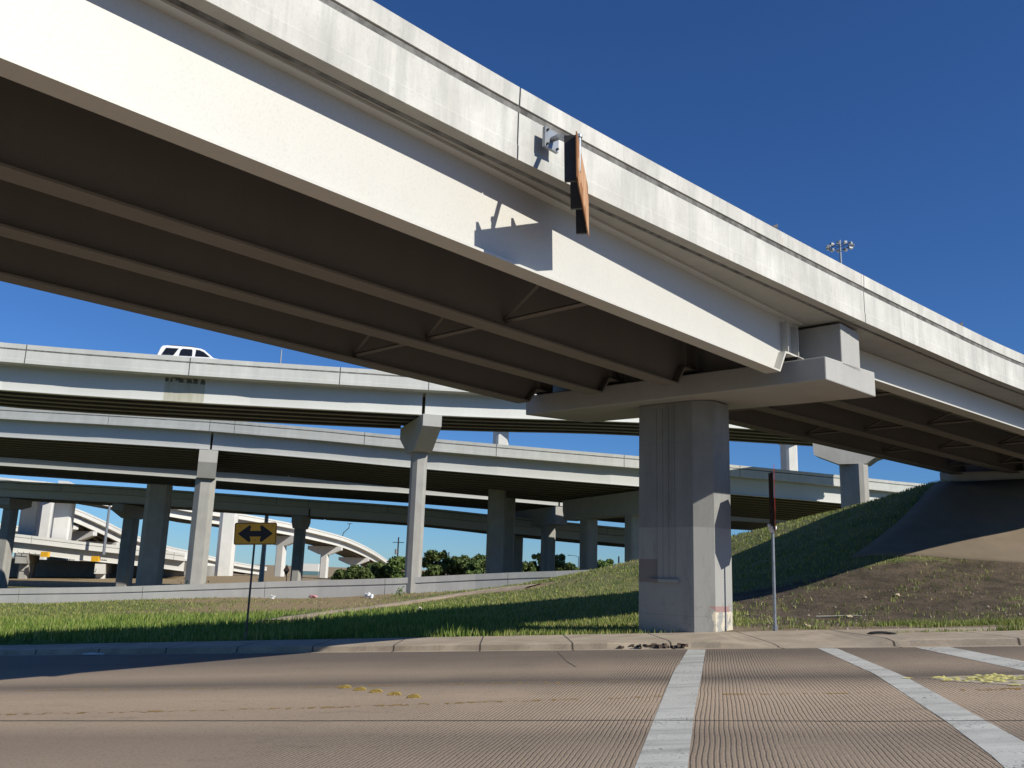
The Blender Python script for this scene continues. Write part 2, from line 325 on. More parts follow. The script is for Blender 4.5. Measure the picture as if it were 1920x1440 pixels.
base = mix(n, math_(n, 'MULTIPLY', ramp(n, noise(n, 1.6, 7, (.5, 2, 1), .8, 1.2), [(.488, 0.), (.497, 1.), (.503, 1.), (.512, 0.)]), .35), base, (.08, .06, .05))
n.links.new(base, b.inputs['Base Color']); b.inputs['Roughness'].default_value = .9; bump(n, b, noise(n, 30, 4), .4, .01); MSW = m
tag(M().add(vs, fs).build('sidewalk', MSW), kind='structure')
# broken lump of kerb with washed-out soil
mm = M()
for i in range(60):
    x = 3.75+random.gauss(0, .55); y = CB(x)+random.uniform(-.05, .28); s_ = random.uniform(.02, .07)
    mm.box((x, y, gz(x, y)+.03+random.random()*.06), (s_*2, s_*1.4, s_), az(random.uniform(0, 360)), az(random.uniform(0, 90)))
tag(mm.build('kerb_rubble', plain('dark rubble', (.075, .05, .035), .95, var=.5, sc=20)), 'dark crumbled rubble in the broken kerb in front of the big pier', 'rubble', kind='stuff')
# markings
def mark_mat(name, col, wear, s=18):
    m, n, b = newmat(name); nn = noise(n, s, 6, (1, .6, 1), .75); bb = noise(n, 1.2, 3)
    f = math_(n, 'ADD', nn, math_(n, 'MULTIPLY', math_(n, 'SUBTRACT', bb, .5), .35))
    c = mix(n, ramp(n, noise(n, 2, 5), [(.3, 0.), (.7, 1.)]), tuple(np.array(col)*.8), col)
    c = mix(n, math_(n, 'MULTIPLY', ramp(n, noise(n, 1.5, 5, (.12, 1.6, 1)), [(.48, 0.), (.66, 1.)]), .55), c, tuple(np.array(col)*.42))
    c = mix(n, math_(n, 'MULTIPLY', ramp(n, noise(n, 40, 3), [(.3, 1.), (.45, 0.)]), .3), c, tuple(np.array(col)*.3))
    n.links.new(c, b.inputs['Base Color']); b.inputs['Roughness'].default_value = .7
    tr = node(n, 'ShaderNodeBsdfTransparent'); mx = node(n, 'ShaderNodeMixShader'); o = n.nodes['Material Output']
    n.links.new(ramp(n, f, [(wear-.015, 0.), (wear+.015, 1.)]), mx.inputs[0]); n.links.new(tr.outputs[0], mx.inputs[1]); n.links.new(b.outputs[0], mx.inputs[2]); n.links.new(mx.outputs[0], o.inputs[0])
    return m
MWH = mark_mat('worn white paint', (.62, .61, .55), .385, 30); MYL = mark_mat('worn yellow paint', (.42, .25, .06), .55, 9)
def strip(name, pxs, mat, dz=.004):
    return sheet(name, [tuple(gnd(*q)[:2]) for q in pxs], mat, dz)
strip('crosswalk_line', [(1290,1218),(1323,1218),(1316,1262),(1303,1330),(1288,1450),(1262,1600),(1105,1600),(1186,1450),(1226,1350),(1262,1262)], MWH)
strip('crosswalk_line', [(1527,1213),(1562,1213),(1700,1270),(1860,1358),(2080,1480),(1990,1540),(1860,1418),(1770,1350),(1640,1264)], MWH)
strip('crosswalk_line', [(1706,1212),(1772,1212),(1925,1241),(2120,1272),(2120,1302),(1925,1259)], MWH)
def yline(pxs, h, mat=MYL):
    a = [tuple(gnd(x, y-h)[:2]) for x, y in pxs]; c = [tuple(gnd(x, y+h)[:2]) for x, y in pxs][::-1]
    return sheet('yellow_line', a+c, mat, .004)
yline([(-200,1297.5),(0,1295.5),(300,1292),(600,1288.5),(900,1281),(1250,1279)], .9); yline([(-200,1346),(0,1340),(300,1334),(600,1327),(800,1320),(1240,1306)], 1.4)
yline([(1322,1302),(1500,1301),(1660,1298)], 1.2); yline([(1790,1294.5),(1930,1291),(2060,1288)], 1.8)
# saw-cut joints
def crack(pxs, wpx, jit=.6):
    P = []
    for a, c in zip(pxs[:-1], pxs[1:]):
        k = max(2, int(abs(c[0]-a[0])/12)); P += [(a[0]+(c[0]-a[0])*i/k, a[1]+(c[1]-a[1])*i/k+random.uniform(-jit, jit)) for i in range(k)]
    P.append(pxs[-1]); a = [tuple(gnd(x, y-wpx)[:2]) for x, y in P]; c = [tuple(gnd(x, y+wpx)[:2]) for x, y in P][::-1]
    return sheet('pavement_joint', a+c, MJ, .006)
crack([(-100,1352),(300,1352),(700,1352),(1200,1351),(1640,1353),(2000,1351)], .36, .25)
crack([(1045,1222),(1062,1240),(1080,1251)], .4, .3)
# pale concrete nose of the median with a splash of yellow paint
MNOSE = plain('pale nose concrete', (.42, .36, .27), .9, sc=3)
strip('median_nose', [(1738,1272),(1800,1268),(2100,1262),(2100,1281),(1905,1285),(1800,1279)], MNOSE, .005)
mm = M()
c = gnd(1868,1274)
for i in range(90):
    x = c[0]+random.gauss(0, .38); y = c[1]+random.gauss(0, .22); s_ = random.uniform(.03, .16); h = random.uniform(.012, .04)
    e1 = az(random.uniform(60, 120)); e2 = np.array([-e1[1], e1[0], 0]); z = gz(x, y)
    mm.add([np.array([x, y, z+.008])-e1*s_, np.array([x, y, z+.008])-e2*s_*.4, np.array([x, y, z+.008])+e1*s_, np.array([x, y, z+.008])+e2*s_*.4, np.array([x, y, z+h])], [(0,1,4),(1,2,4),(2,3,4),(3,0,4)])
tag(mm.build('torn_plant_debris', plain('yellow green leaf', (.42, .38, .13), .8, var=.55, sc=12)), 'heap of yellow green torn leaves on the pale median nose', 'plant debris', kind='stuff')
# five yellow raised lane markers
MYB = plain('yellow ceramic', (.36, .25, .06), .6, var=.4, sc=30)
for (x, y), wh in zip(((648,1290),(676,1294),(706,1298),(741,1303),(777,1308)), ('farthest, smallest', 'second farthest', 'middle', 'second nearest', 'nearest, largest')):
    c = gnd(x, y); mm = M(); wd = .22; e = az(100); f_ = az(10); vs = []
    for k in range(9):
        a = math.pi*k/8; vs += [c+e*(-math.cos(a))*wd/2-f_*.05+np.array([0, 0, (.05*math.sin(a))**1.0]), c+e*(-math.cos(a))*wd/2*.8+f_*.05+np.array([0, 0, (.05*math.sin(a))**1.0])]
    mm.add(vs, [(2*k, 2*k+2, 2*k+3, 2*k+1) for k in range(8)]+[tuple(range(0, 18, 2)), tuple(range(1, 18, 2))[::-1]])
    tag(mm.build('lane_marker', MYB), wh+' of the five humped yellow lane markers in the median', 'lane marker', 'humped yellow lane markers in the median')
# ------------------------------------------------------------------ generic structures
PROF = [(0, 0), (0, .27), (.012, .29), (.012, .87), (.055, .89), (.055, .97), (0, .98)]
def parprof(ph, off=0, s=1):
    p = PROF+[(-.025, ph), (.20, ph), (.27, .52), (.40, .25), (.40, .204), (.032, .204), (.032, 0)]
    return [(off+s*o, z) for o, z in p]
def iprof(o, gd, fw=.5, ft=.05, wt=.03, tw=.4):
    return [(o-fw/2, -gd), (o+fw/2, -gd), (o+fw/2, -gd+ft), (o+wt/2, -gd+ft), (o+wt/2, -.05), (o+tw/2, -.05), (o+tw/2, -.004), (o-tw/2, -.004), (o-tw/2, -.05), (o-wt/2, -.05), (o-wt/2, -gd+ft), (o-fw/2, -gd+ft)]
def split_path(path, lats, joints, gap):
    d = np.concatenate([[0], np.cumsum([np.linalg.norm(path[i+1]-path[i]) for i in range(len(path)-1)])]); A = np.array(path); Lt = np.array(lats)
    at = lambda s: (np.array([np.interp(s, d, A[:, k]) for k in range(3)]), np.array([np.interp(s, d, Lt[:, k]) for k in range(3)]))
    js = [0]+sorted(j for j in joints if 0 < j < d[-1])+[d[-1]]; out = []
    for i in range(len(js)-1):
        s0 = js[i]+(gap/2 if i else 0); s1 = js[i+1]-(gap/2 if i < len(js)-2 else 0)
        ss = [s0]+[x for x in d if s0+.01 < x < s1-.01]+[s1]; z = [at(s) for s in ss]; out.append(([a for a, _ in z], [l for _, l in z]))
    return out
def fillers(path, lats, js, ph, gap, parent, mat, lo=.01):
    d = np.concatenate([[0], np.cumsum([np.linalg.norm(path[i+1]-path[i]) for i in range(len(path)-1)])]); A = np.array(path); Lt = np.array(lats)
    for s in js:
        if 0 < s < d[-1]:
            q = np.array([np.interp(s, d, A[:, k]) for k in range(3)]); l = np.array([np.interp(s, d, Lt[:, k]) for k in range(3)]); l /= np.linalg.norm(l); e = np.array([l[1], -l[0], 0])
            M().box(q+l*.10+np.array([0, 0, ph/2]), (gap*1.1, .14, ph-lo*2), e, l).build('joint_filler', mat, parent)

def arcx(path, x):
    P_ = [F*((q-C0)@cR)/((q-C0)@_f)+960 for q in path]; d = np.concatenate([[0], np.cumsum([np.linalg.norm(path[i+1]-path[i]) for i in range(len(path)-1)])]); return float(np.interp(x, P_, d))
def bridge(label, pts, width, ng=5, gd=1.7, ph=1.3, over=1.3, mc=None, ms=None, step=6, jsp=14, jgap=.07, wj=(), groove=True, name='overpass_bridge'):
    mc = mc or MFc; ms = ms or MFs
    path = resample([pt(*q) for q in pts], step); side = 1
    l = laterals(path, 1); side = 1 if l[len(l)//2][1] > 0 else -1; lats = laterals(path, side)
    L = sum(np.linalg.norm(path[i+1]-path[i]) for i in range(len(path)-1))
    t = thing(name, label, 'bridge', path[len(path)//2])
    mm = M()
    wj = [arcx(path, x) for x in wj]; js_ = sorted([jsp*k+3 for k in range(int(L/jsp)+1)]+list(wj))
    for p_, l_ in split_path(path, lats, js_, jgap): mm.sweep(parprof(ph), p_, l_)
    mm.build('parapet', mc, t); fillers(path, lats, js_, ph, jgap, t, MJ2)
    if groove: M().sweep([(.02, .885), (.053, .885), (.053, .972), (.02, .972)], path, lats).build('drip_groove', MG, t)
    mm = M()
    mm.sweep([(width-o, z) for o, z in parprof(ph)], path, lats); mm.build('parapet', mc, t)
    M().sweep([(.034, 0), (.034, .2), (width-.034, .2), (width-.034, 0)], path, lats).build('deck_slab', mc, t)
    sp_ = (width-2*over)/(ng-1)
    for k in range(ng):
        mm = M()
        for p_, l_ in split_path(path, lats, wj, .25): mm.sweep(iprof(over+k*sp_, gd), p_, l_)
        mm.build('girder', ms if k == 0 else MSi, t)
    return t, path, lats
def column(mm, c, zb, zt, e, w_, d_, ch=.3, taper=1.0):
    e = np.array(e); f_ = np.array([-e[1], e[0], 0]); P = []
    for sx, sy, a in ((-1,-1,0),(-1,-1,1),(1,-1,1),(1,-1,0),(1,1,0),(1,1,1),(-1,1,1),(-1,1,0)):
        x = sx*(w_/2-(ch if a else 0)); y = sy*(d_/2-(0 if a else ch)); P.append(np.array([c[0], c[1], zb])+e*x+f_*y)
    return mm.prism(P, (0, 0, zt-zb))
def capbeam(mm, c, e, l0, l1, wid, zt, de, dm, cw):    # c centre over the column, along e from -l0 to l1
    e = np.array(e); f_ = np.array([-e[1], e[0], 0]); c = np.array([c[0], c[1], 0.])
    poly = [(-l0, zt), (l1, zt), (l1, zt-de), (min(cw/2+.5, l1-.05), zt-dm), (max(-cw/2-.5, -l0+.05), zt-dm), (-l0, zt-de)]
    return mm.prism([c+e*x-f_*wid/2+np.array([0, 0, z]) for x, z in poly], f_*wid)
def pier(label, x, y, Y, wm, dm_, ztop, lat, l0, l1, capw=1.6, de=1.0, dmid=1.9, zb=None, group=None, mat=None, mcap=None, ch=.3, name='bridge_pier', cap=True):
    c = pt(x, y, Y); zb = tz(c[0], c[1])-.3 if zb is None else zb; e = az(lat)
    t = thing(name, label, 'pier', (c[0], c[1], zb), group)
    mm = M(); column(mm, c, zb, ztop-(dmid if cap else 0), e, wm, dm_, ch); mm.build('column', mat or MCc, t)
    if cap: mm = M(); capbeam(mm, c, e, l0, l1, capw, ztop, de, dmid, wm); mm.build('pier_cap', mcap or mat or MCap, t)
    return t
zpx = lambda x, y, Y: pt(x, y, Y)[2]
# ------------------------------------------------------------------ the near ramp overhead
ramp_ = thing('overpass_bridge', 'huge near overpass with cream steel girders crossing overhead from upper left', 'bridge', W(0, 4.8, 8.25))
EDGE = [(-62,3.55),(-45,3.62),(-30,3.78),(-17.2,3.97),(-12,4.08),(-5,4.5),(.16,4.87),(5,5.28),(9.76,5.74),(14,6.35),(20,7.5),(27,9.2),(36,12.0),(48,16.4)]
ZS = 8.35
_cu, _cv = float((C0-B0)@ua), float((C0-B0)@va); EDGE = [(_cu+(u-_cu)*1.015, _cv+(v-_cv)*1.015) for u, v in EDGE]
epath = resample([W(u, v, ZS) for u, v in EDGE], 1.0)
elat = laterals(epath, -1)
cum = np.concatenate([[0], np.cumsum([np.linalg.norm(epath[i+1]-epath[i]) for i in range(len(epath)-1)])])
def s_at(u): us = [np.dot(q-B0, ua) for q in epath]; return float(np.interp(u, us, cum))
js = [s_at(u) for u in (-62+7*k for k in range(0, 7))]
joints = [s_at(-11.95), s_at(.85), s_at(14.6), s_at(-27), s_at(27)]
MP = [(0, 0), (0, .255), (.012, .27), (.012, .855), (.05, .862), (.05, .975), (-.005, .985), (-.015, 1.31), (.19, 1.31), (.27, .55), (.42, .26), (.42, .224), (.03, .224), (.03, .03), (.03, 0)]
mm = M()
for p_, l_ in split_path(epath, elat, joints, .035): mm.sweep(MP, p_, l_)
mm.build('parapet', MC, ramp_); fillers(epath, elat, joints, 1.3, .035, ramp_, MJ2)
M().sweep([(.024, .866), (.049, .866), (.049, .971), (.024, .971)], epath, elat).build('drip_groove', MG, ramp_)
M().sweep([(.26, -.006), (.36, -.006), (.36, .012), (.26, .012)], epath, elat).build('drip_bead', MG, ramp_)
i0 = min(range(len(epath)), key=lambda i: abs(np.dot(epath[i]-B0, ua)-.85))
for nm, pa, la, wd in (('deck_slab', epath[:i0+1], elat[:i0+1], 10.5), ('deck_slab', epath[i0:], elat[i0:], 9.0)):
    gp = [(.034, 0), (.034, .22), (wd-.034, .22), (wd-.034, 0), (.36, 0), (.34, .02), (.31, .02), (.29, 0)]
    q_ = pa if pa is epath[:i0+1] else pa
    if wd < 11: q_ = [pa[0]+(pa[1]-pa[0])*.03]+pa[1:]
    M().sweep(gp, q_, la).build(nm, MSl, ramp_)
    mm = M(); mm.sweep([(wd-o, z) for o, z in MP], q_, la); mm.build('parapet', MC, ramp_)
def kink_girder(v, zb, u1=-1.45):
    ft = .045; wt = .025; fw = .5 if v < 2 else .40; P = M()
    f_ = va; C_ = lambda u, o, z: W(u, v+o, z)
    # web outline with a dapped end
    out = [(-62, zb+ft), (u1, zb+ft), (u1+.36, 7.36), (-.05, 7.36), (-.05, 8.3), (-62, 8.3)]
    P.prism([C_(u, -wt/2, z) for u, z in out], va*wt)
    fl = [(-62, zb), (u1, zb), (u1+.36, 7.31), (u1+.55, 7.33), (-.05, 7.33)]
    def off(i):
        return ft
    top = [(-62, zb+ft), (u1-.03, zb+ft), (u1+.32, 7.36), (u1+.54, 7.375), (-.05, 7.375)]
    P.prism([C_(u, -fw/2, z) for u, z in fl+top[::-1]], va*fw)
    P.prism([C_(u, -.21, z) for u, z in ((-62, 8.3), (-.05, 8.3), (-.05, 8.346), (-62, 8.346))], va*.42)
    # bearing stiffeners
    for u in (-.95, -.35): P.box(C_(u, 0, 7.78), (.03, .4, .83), ua, va)
    return P
GV = [3.41-.17, .46-.25, -2.18-.2, -5.12-.12]; GZ = [6.76, 6.80, 6.84, 6.88]
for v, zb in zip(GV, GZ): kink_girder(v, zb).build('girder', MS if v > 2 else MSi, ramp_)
for v0, v1 in zip(GV[:-1], GV[1:]):
    M().box(W(-31, (v0+v1)/2, 8.325), (61.6, abs(v1-v0)-.44, .03), ua, va).build('soffit_shade_panel', MPAN, ramp_)  # added dark panels, shade under the slab is in their colour
for v in GV:       # bearings on the ledge
    M().box(W(-.32, v, 7.262), (.45, .5, .13), ua, va).build('bearing', MDk, ramp_)
def angle_bar(mm, a, b, s=.09):
    mm.tube([a, b], s/2*1.2, 4)
for u in (-58, -45.5, -33, -20.4, -8.2):       # cross frames
    for v0, v1 in zip(GV[:-1], GV[1:]):
        mm = M(); angle_bar(mm, W(u, v0-.02, 7.05), W(u, v1+.02, 7.05)); angle_bar(mm, W(u, v0-.02, 7.08), W(u, (v0+v1)/2, 8.05), .08); angle_bar(mm, W(u, v1+.02, 7.08), W(u, (v0+v1)/2, 8.05), .08)
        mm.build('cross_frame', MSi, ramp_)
    for v in GV:
        pass
# right-hand span: straight girders on a new heading
dR = az(50); nR = az(140); S0 = W(2.15, 3.4, 7.46)
for k in range(4):
    o = k*2.42; st = W(2.15, 3.4-o*1.0, 7.46); Lg = 46 if k < 1 else 30
    mm = M(); hh_ = 8.346-7.46
    P0 = [st-np.array([0, 0, 0]), st+dR*Lg+np.array([0, 0, -.008*Lg])]
    for p_ in (P0,):
        pr = [(-.25, 0), (.25, 0), (.25, .045), (.012, .045), (.012, 1.5), (-.012, 1.5), (-.012, .045), (-.25, .045)]
        pr = [(o_, min(z, hh_-.002)) for o_, z in pr]
        mm.sweep(pr, P0, [nR, nR])
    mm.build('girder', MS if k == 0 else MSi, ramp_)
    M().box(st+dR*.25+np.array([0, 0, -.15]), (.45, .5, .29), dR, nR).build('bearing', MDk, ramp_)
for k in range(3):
    c_ = W(2.15, 3.4-(k+.5)*2.42, 8.325)+dR*16; M().box(c_, (31.5, 1.86, .03), dR, nR).build('soffit_shade_panel', MPAN, ramp_)
for d_ in (4.5, 11, 17.5, 24):
    for k in range(3):
        a = W(2.15, 3.4-k*2.42, 7.6)+dR*d_; b_ = W(2.15, 3.4-(k+1)*2.42, 7.6)+dR*d_
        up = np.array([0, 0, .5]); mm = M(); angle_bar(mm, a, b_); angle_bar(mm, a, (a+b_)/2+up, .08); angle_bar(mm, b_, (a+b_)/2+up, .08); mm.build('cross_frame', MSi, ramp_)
# the big pier
def pier_big(u0, label, group=None):
    t = thing('bridge_pier', label, 'pier', W(u0+.8, -.9, gz(*W(u0+.8, -.9, 0)[:2])), group)
    z0 = gz(*B0[:2])-.3
    mm = M(); chx, chy = .42, .42; v0, v1, uA, uB = -1.78, .42, 0, 1.75      # front face v0..0 then chamfer
    P = [(0, v0-.06), (0, 0), (.36, .46), (1.3, .46), (1.66, .1), (1.66, v0-.06)]
    mm.prism([W(u0+u, v, z0) for u, v in P], (0, 0, 6.64-z0)); mm.build('column', PIERMAT, t, bevel=.012)
    mm = M()   # relief ribs cast on the front face
    for k in range(4): mm.box(W(u0-.006, -.62-.2*k, (6.5+1.55)/2), (.03, .035, 6.5-1.55), ua, va)
    mm.box(W(u0-.03, -.95, 1.50), (.09, .95, .1), ua, va); mm.build('rib_panel', PIERMAT, t)
    # inverted T cap
    mm = M(); c = lambda u, v, z: W(u0+u, v, z)
    front = [(-5.72, 7.24), (4.35, 7.16), (4.35, 6.57), (1.6, 6.47), (-2.9, 6.43), (-5.72, 6.72)]
    mm.hexa([c(-.82, -5.72, 6.62), c(-.82, 4.35, 6.56), c(2.45, 4.35, 6.66), c(2.45, -5.72, 6.84), c(-.82, -5.72, 7.25), c(-.82, 4.35, 7.16), c(2.45, 4.35, 7.36), c(2.45, -5.72, 7.42)]); mm.build('pier_cap', MCap, t, bevel=.03)
    mm = M(); mm.prism([c(.22, v, z) for v, z in ((-5.9, 7.15), (4.35, 7.15), (4.35, 8.27), (-5.9, 8.3))], ua*1.22); mm.build('cap_stem', MCap, t, bevel=.025)
    return t
PIERMAT = conc('pier concrete', (.30, .298, .28), .72, .4)
n = PIERMAT.node_tree; b = n.nodes['Principled BSDF']; src = b.inputs['Base Color'].links[0].from_socket
def boxmask(n, lo, hi):     # world-aligned stain box
    g = node(n, 'ShaderNodeNewGeometry'); sp = node(n, 'ShaderNodeSeparateXYZ'); n.links.new(g.outputs['Position'], sp.inputs[0]); r = None
    for k in range(3):
        for v, op in ((lo[k], 'GREATER_THAN'), (hi[k], 'LESS_THAN')):
            if v is None: continue
            s_ = math_(n, op, math_(n, 'ADD', sp.outputs[k], math_(n, 'MULTIPLY', math_(n, 'SUBTRACT', noise(n, 4, 3), .5), .03)), v); r = s_ if r is None else math_(n, 'MULTIPLY', r, s_)
    return r
src = mix(n, boxmask(n, (None, None, None), (None, None, 3.02)), src, mix(n, .8, src, (.36, .355, .33)))     # lower lift repainted grey
pl = W(0, -1.75, 0); pr_ = W(0, -1.2, 0)
src = mix(n, math_(n, 'MULTIPLY', boxmask(n, (None, None, 1.45), (pr_[0]-.0, None, 2.1)), .6), src, (.16, .11, .09))
src = mix(n, math_(n, 'MULTIPLY', math_(n, 'MULTIPLY', boxmask(n, (None, None, None), (None, None, .95)), ramp(n, noise(n, 5, 6, rough=.8), [(.56, 0.), (.66, 1.)])), .5), src, (.13, .12, .11))
zf = node(n, 'ShaderNodeSeparateXYZ'); zg = node(n, 'ShaderNodeNewGeometry'); n.links.new(zg.outputs['Position'], zf.inputs[0])
src = mix(n, math_(n, 'MULTIPLY', ramp(n, math_(n, 'PINGPONG', math_(n, 'ADD', zf.outputs[2], -.57), 1.22), [(0, 1.), (.006, 1.), (.014, 0.)]), .25), src, (.15, .14, .13))
src = mix(n, math_(n, 'MULTIPLY', ramp(n, noise(n, 2.2, 6, (1, 1, .22), .8), [(.5, 0.), (.68, 1.)]), .4), src, (.17, .16, .14))
rf = W(.75, .45, 0)
src = mix(n, math_(n, 'MULTIPLY', boxmask(n, (B0[0]+.42, None, None), (None, None, .72)), ramp(n, noise(n, 3.2, 5, (1, 1, .6)), [(.46, 0.), (.53, 1.)])), src, (.62, .55, .42))
src = mix(n, math_(n, 'MULTIPLY', boxmask(n, (B0[0]+.42, None, .7), (None, None, .86)), ramp(n, noise(n, 4, 5), [(.42, 0.), (.5, 1.)])), src, (.33, .205, .185))
n.links.new(src, b.inputs['Base Color'])
pier_big(0, 'massive foreground pier with inverted T cap and stained column at the sidewalk edge')
# hammerhead pier standing on the bank behind the big one
_c = pt(1603, 930, 53)
tA = thing('bridge_pier', 'short pier with angular cap standing on the grass bank right of the sign post', 'pier', (_c[0], _c[1], 3))
mm = M(); column(mm, _c, 2.5, zpx(1603, 872, 53), az(A1+90), 1.45, 1.1, .2); mm.build('column', MCc, tA)
mm = M(); e = az(A1+78); f_ = np.array([-e[1], e[0], 0]); pz = [pt(x, y, 53) for x, y in ((1527,818),(1690,845),(1642,862),(1628,872),(1577,873),(1531,856))]
mm.prism([q-f_*.75 for q in pz], f_*1.5); mm.build('pier_cap', MCc, tA)
# ------------------------------------------------------------------ abutment seat and slope paving
ab = thing('bridge_abutment', 'low concrete abutment seat at the top of the dark slope paving', 'abutment', pt(1840, 895, 46))
a0 = pt(1762, 890, 45.8); dA = az(118); fA = az(28)
M().prism([a0+np.array([0, 0, z]) + fA*o for o, z in ((0, -.9), (0, .12), (1.6, .12), (1.6, -.9))], dA*13).build('seat', MSl, ab)
M().prism([a0+fA*1.0+dA*.6+np.array([0, 0, z]) + fA*o for o, z in ((0, .12), (0, 1.9), (.5, 1.9), (.5, .12))], dA*12).build('back_wall', MSl, ab)
pp = [[None]*9 for _ in range(9)]
tl, tr = pt(1757, 905, 45.5), a0+dA*13; bl, br = onT(1590, 1049, 30, 60), onT(1985, 1064, 30, 60)
vs = []; fs = []; Nn = 14
for i in range(Nn+1):
    for j in range(Nn+1):
        s_, t_ = i/Nn, j/Nn; q = (tl*(1-s_)+tr*s_)*(1-t_)+(bl*(1-s_)+br*s_)*t_; vs.append((q[0], q[1], max(tz(q[0], q[1])+.05, q[2] if j == 0 else -99)))
for i in range(Nn):
    for j in range(Nn): a = i*(Nn+1)+j; fs.append((a, a+Nn+1, a+Nn+2, a+1))
m, n, b = newmat('slope paving'); c = mix(n, ramp(n, noise(n, .8, 6), [(.3, 0.), (.7, 1.)]), (.19, .145, .095), (.24, .185, .125)); c = mix(n, math_(n, 'MULTIPLY', ramp(n, noise(n, 35, 2), [(.35, 1.), (.5, 0.)]), .3), c, (.1, .08, .06)); n.links.new(c, b.inputs['Base Color']); b.inputs['Roughness'].default_value = .95
o = M().add(vs, fs).build('slope_paving', m, smooth=True); sm = o.modifiers.new('s', 'SOLIDIFY'); sm.thickness = .12; sm.offset = 1
tag(o, 'smooth brown concrete paving covering the bank under the near overpass', 'slope paving')
# ------------------------------------------------------------------ far bridges
t_, Fp, Fl = bridge('high grey flyover carrying the white vehicle, second bridge from the top', [(-420,640,53),(-200,655,55.5),(0,677.5,58),(303,700,60.5),(480,711.5,62.5),(640,721,64),(800,731,66),(1000,741,69),(1203,750,73),(1400,764,78),(1600,781,84),(1800,800,92)], 10.0, 5, 1.75, 1.3, 1.3, step=4, jsp=10.5, wj=(803,))
MSTN = conc('flyover fascia steel', (.62, .62, .585), .93, .2, rough=.6, fine=.4)
n = MSTN.node_tree; b = n.nodes['Principled BSDF']; src = b.inputs['Base Color'].links[0].from_socket
xa_, xb_ = pt(294, 715, 60.4)[0], pt(374, 715, 61.4)[0]; bm_ = boxmask(n, (xa_, None, None), (xb_, None, None))
src = mix(n, math_(n, 'MULTIPLY', bm_, ramp(n, noise(n, 2.2, 4, (1.6, 1.6, .25)), [(.3, .45), (.65, .85)])), src, (.36, .34, .24))
zt_ = pt(334, 703, 61)[2]; tb_ = boxmask(n, (xa_, None, zt_-.32), (xb_, None, None))
src = mix(n, math_(n, 'MULTIPLY', tb_, ramp(n, noise(n, 3.2, 1, (1, 1, .2)), [(.47, 0.), (.52, .9)])), src, (.06, .06, .055))
n.links.new(src, b.inputs['Base Color'])
for o_ in t_.children:
    if o_.name == [c.name for c in t_.children if c.name.startswith('girder')][0]: o_.data.materials[0] = MSTN
t2, Gp, Gl = bridge('wide grey main overpass just below the high flyover', [(-500,752,99),(-250,768,97),(0,785,95.5),(200,796,94.3),(392,808,93.5),(500,817,93),(640,829,92.8),(760,841,92.8),(900,853,93.2),(1140,873,95),(1202,878,95.8),(1361,892,98.5),(1578,912,103.5),(1706,925,107),(1900,940,113)], 28.5, 11, 1.9, 1.3, .95, step=6, jsp=14, wj=(392,))
t3, Hp, Hl = bridge('parallel far carriageway of the main overpass, only its lit lower flange showing', [(-400,824,136),(-200,836,133),(0,848,131),(363,872,128),(500,883,127),(760,899,126.5),(1050,923,128.5),(1240,943,131),(1361,951,134),(1600,967,141)], 21, 9, 1.9, 1.3, .95, step=6, jsp=14, wj=(1051,))
t4, Ip, Il = bridge('low shaded bridge passing beneath the wide main overpass', [(-300,900,141),(-100,909,139),(0,916,138),(200,926,137),(397,939,136),(578,952,135),(759,964,135),(915,980,135),(1120,1000,138),(1300,1016,143),(1500,1034,150)], 12, 5, 1.2, 1.25, .9, step=6, jsp=17, wj=(578,))
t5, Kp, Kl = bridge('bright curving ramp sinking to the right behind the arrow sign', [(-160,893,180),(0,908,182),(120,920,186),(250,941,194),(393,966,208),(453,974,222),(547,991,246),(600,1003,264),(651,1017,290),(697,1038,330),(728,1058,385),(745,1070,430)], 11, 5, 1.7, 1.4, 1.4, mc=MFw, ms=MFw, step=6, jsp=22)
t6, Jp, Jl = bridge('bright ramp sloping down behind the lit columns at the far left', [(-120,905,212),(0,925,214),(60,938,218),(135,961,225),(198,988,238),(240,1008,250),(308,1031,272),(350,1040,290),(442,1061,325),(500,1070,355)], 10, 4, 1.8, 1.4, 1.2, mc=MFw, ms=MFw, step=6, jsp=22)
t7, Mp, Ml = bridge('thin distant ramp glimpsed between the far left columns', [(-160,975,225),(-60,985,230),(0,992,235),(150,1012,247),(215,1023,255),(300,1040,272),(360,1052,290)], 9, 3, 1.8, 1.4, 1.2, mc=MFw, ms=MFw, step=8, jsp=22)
t8, Lp, Ll = bridge('low bright overpass over the sunken road at far left, with yellow ended work rails', [(-260,988,166),(-80,1005,169),(0,1013,171),(100,1024,173.5),(191,1035,176),(237,1039,177.5),(300,1046,179),(345,1052,180)], 18, 6, 2.0, 1.5, 1.2, mc=MFw, ms=MFw, step=6, jsp=13)
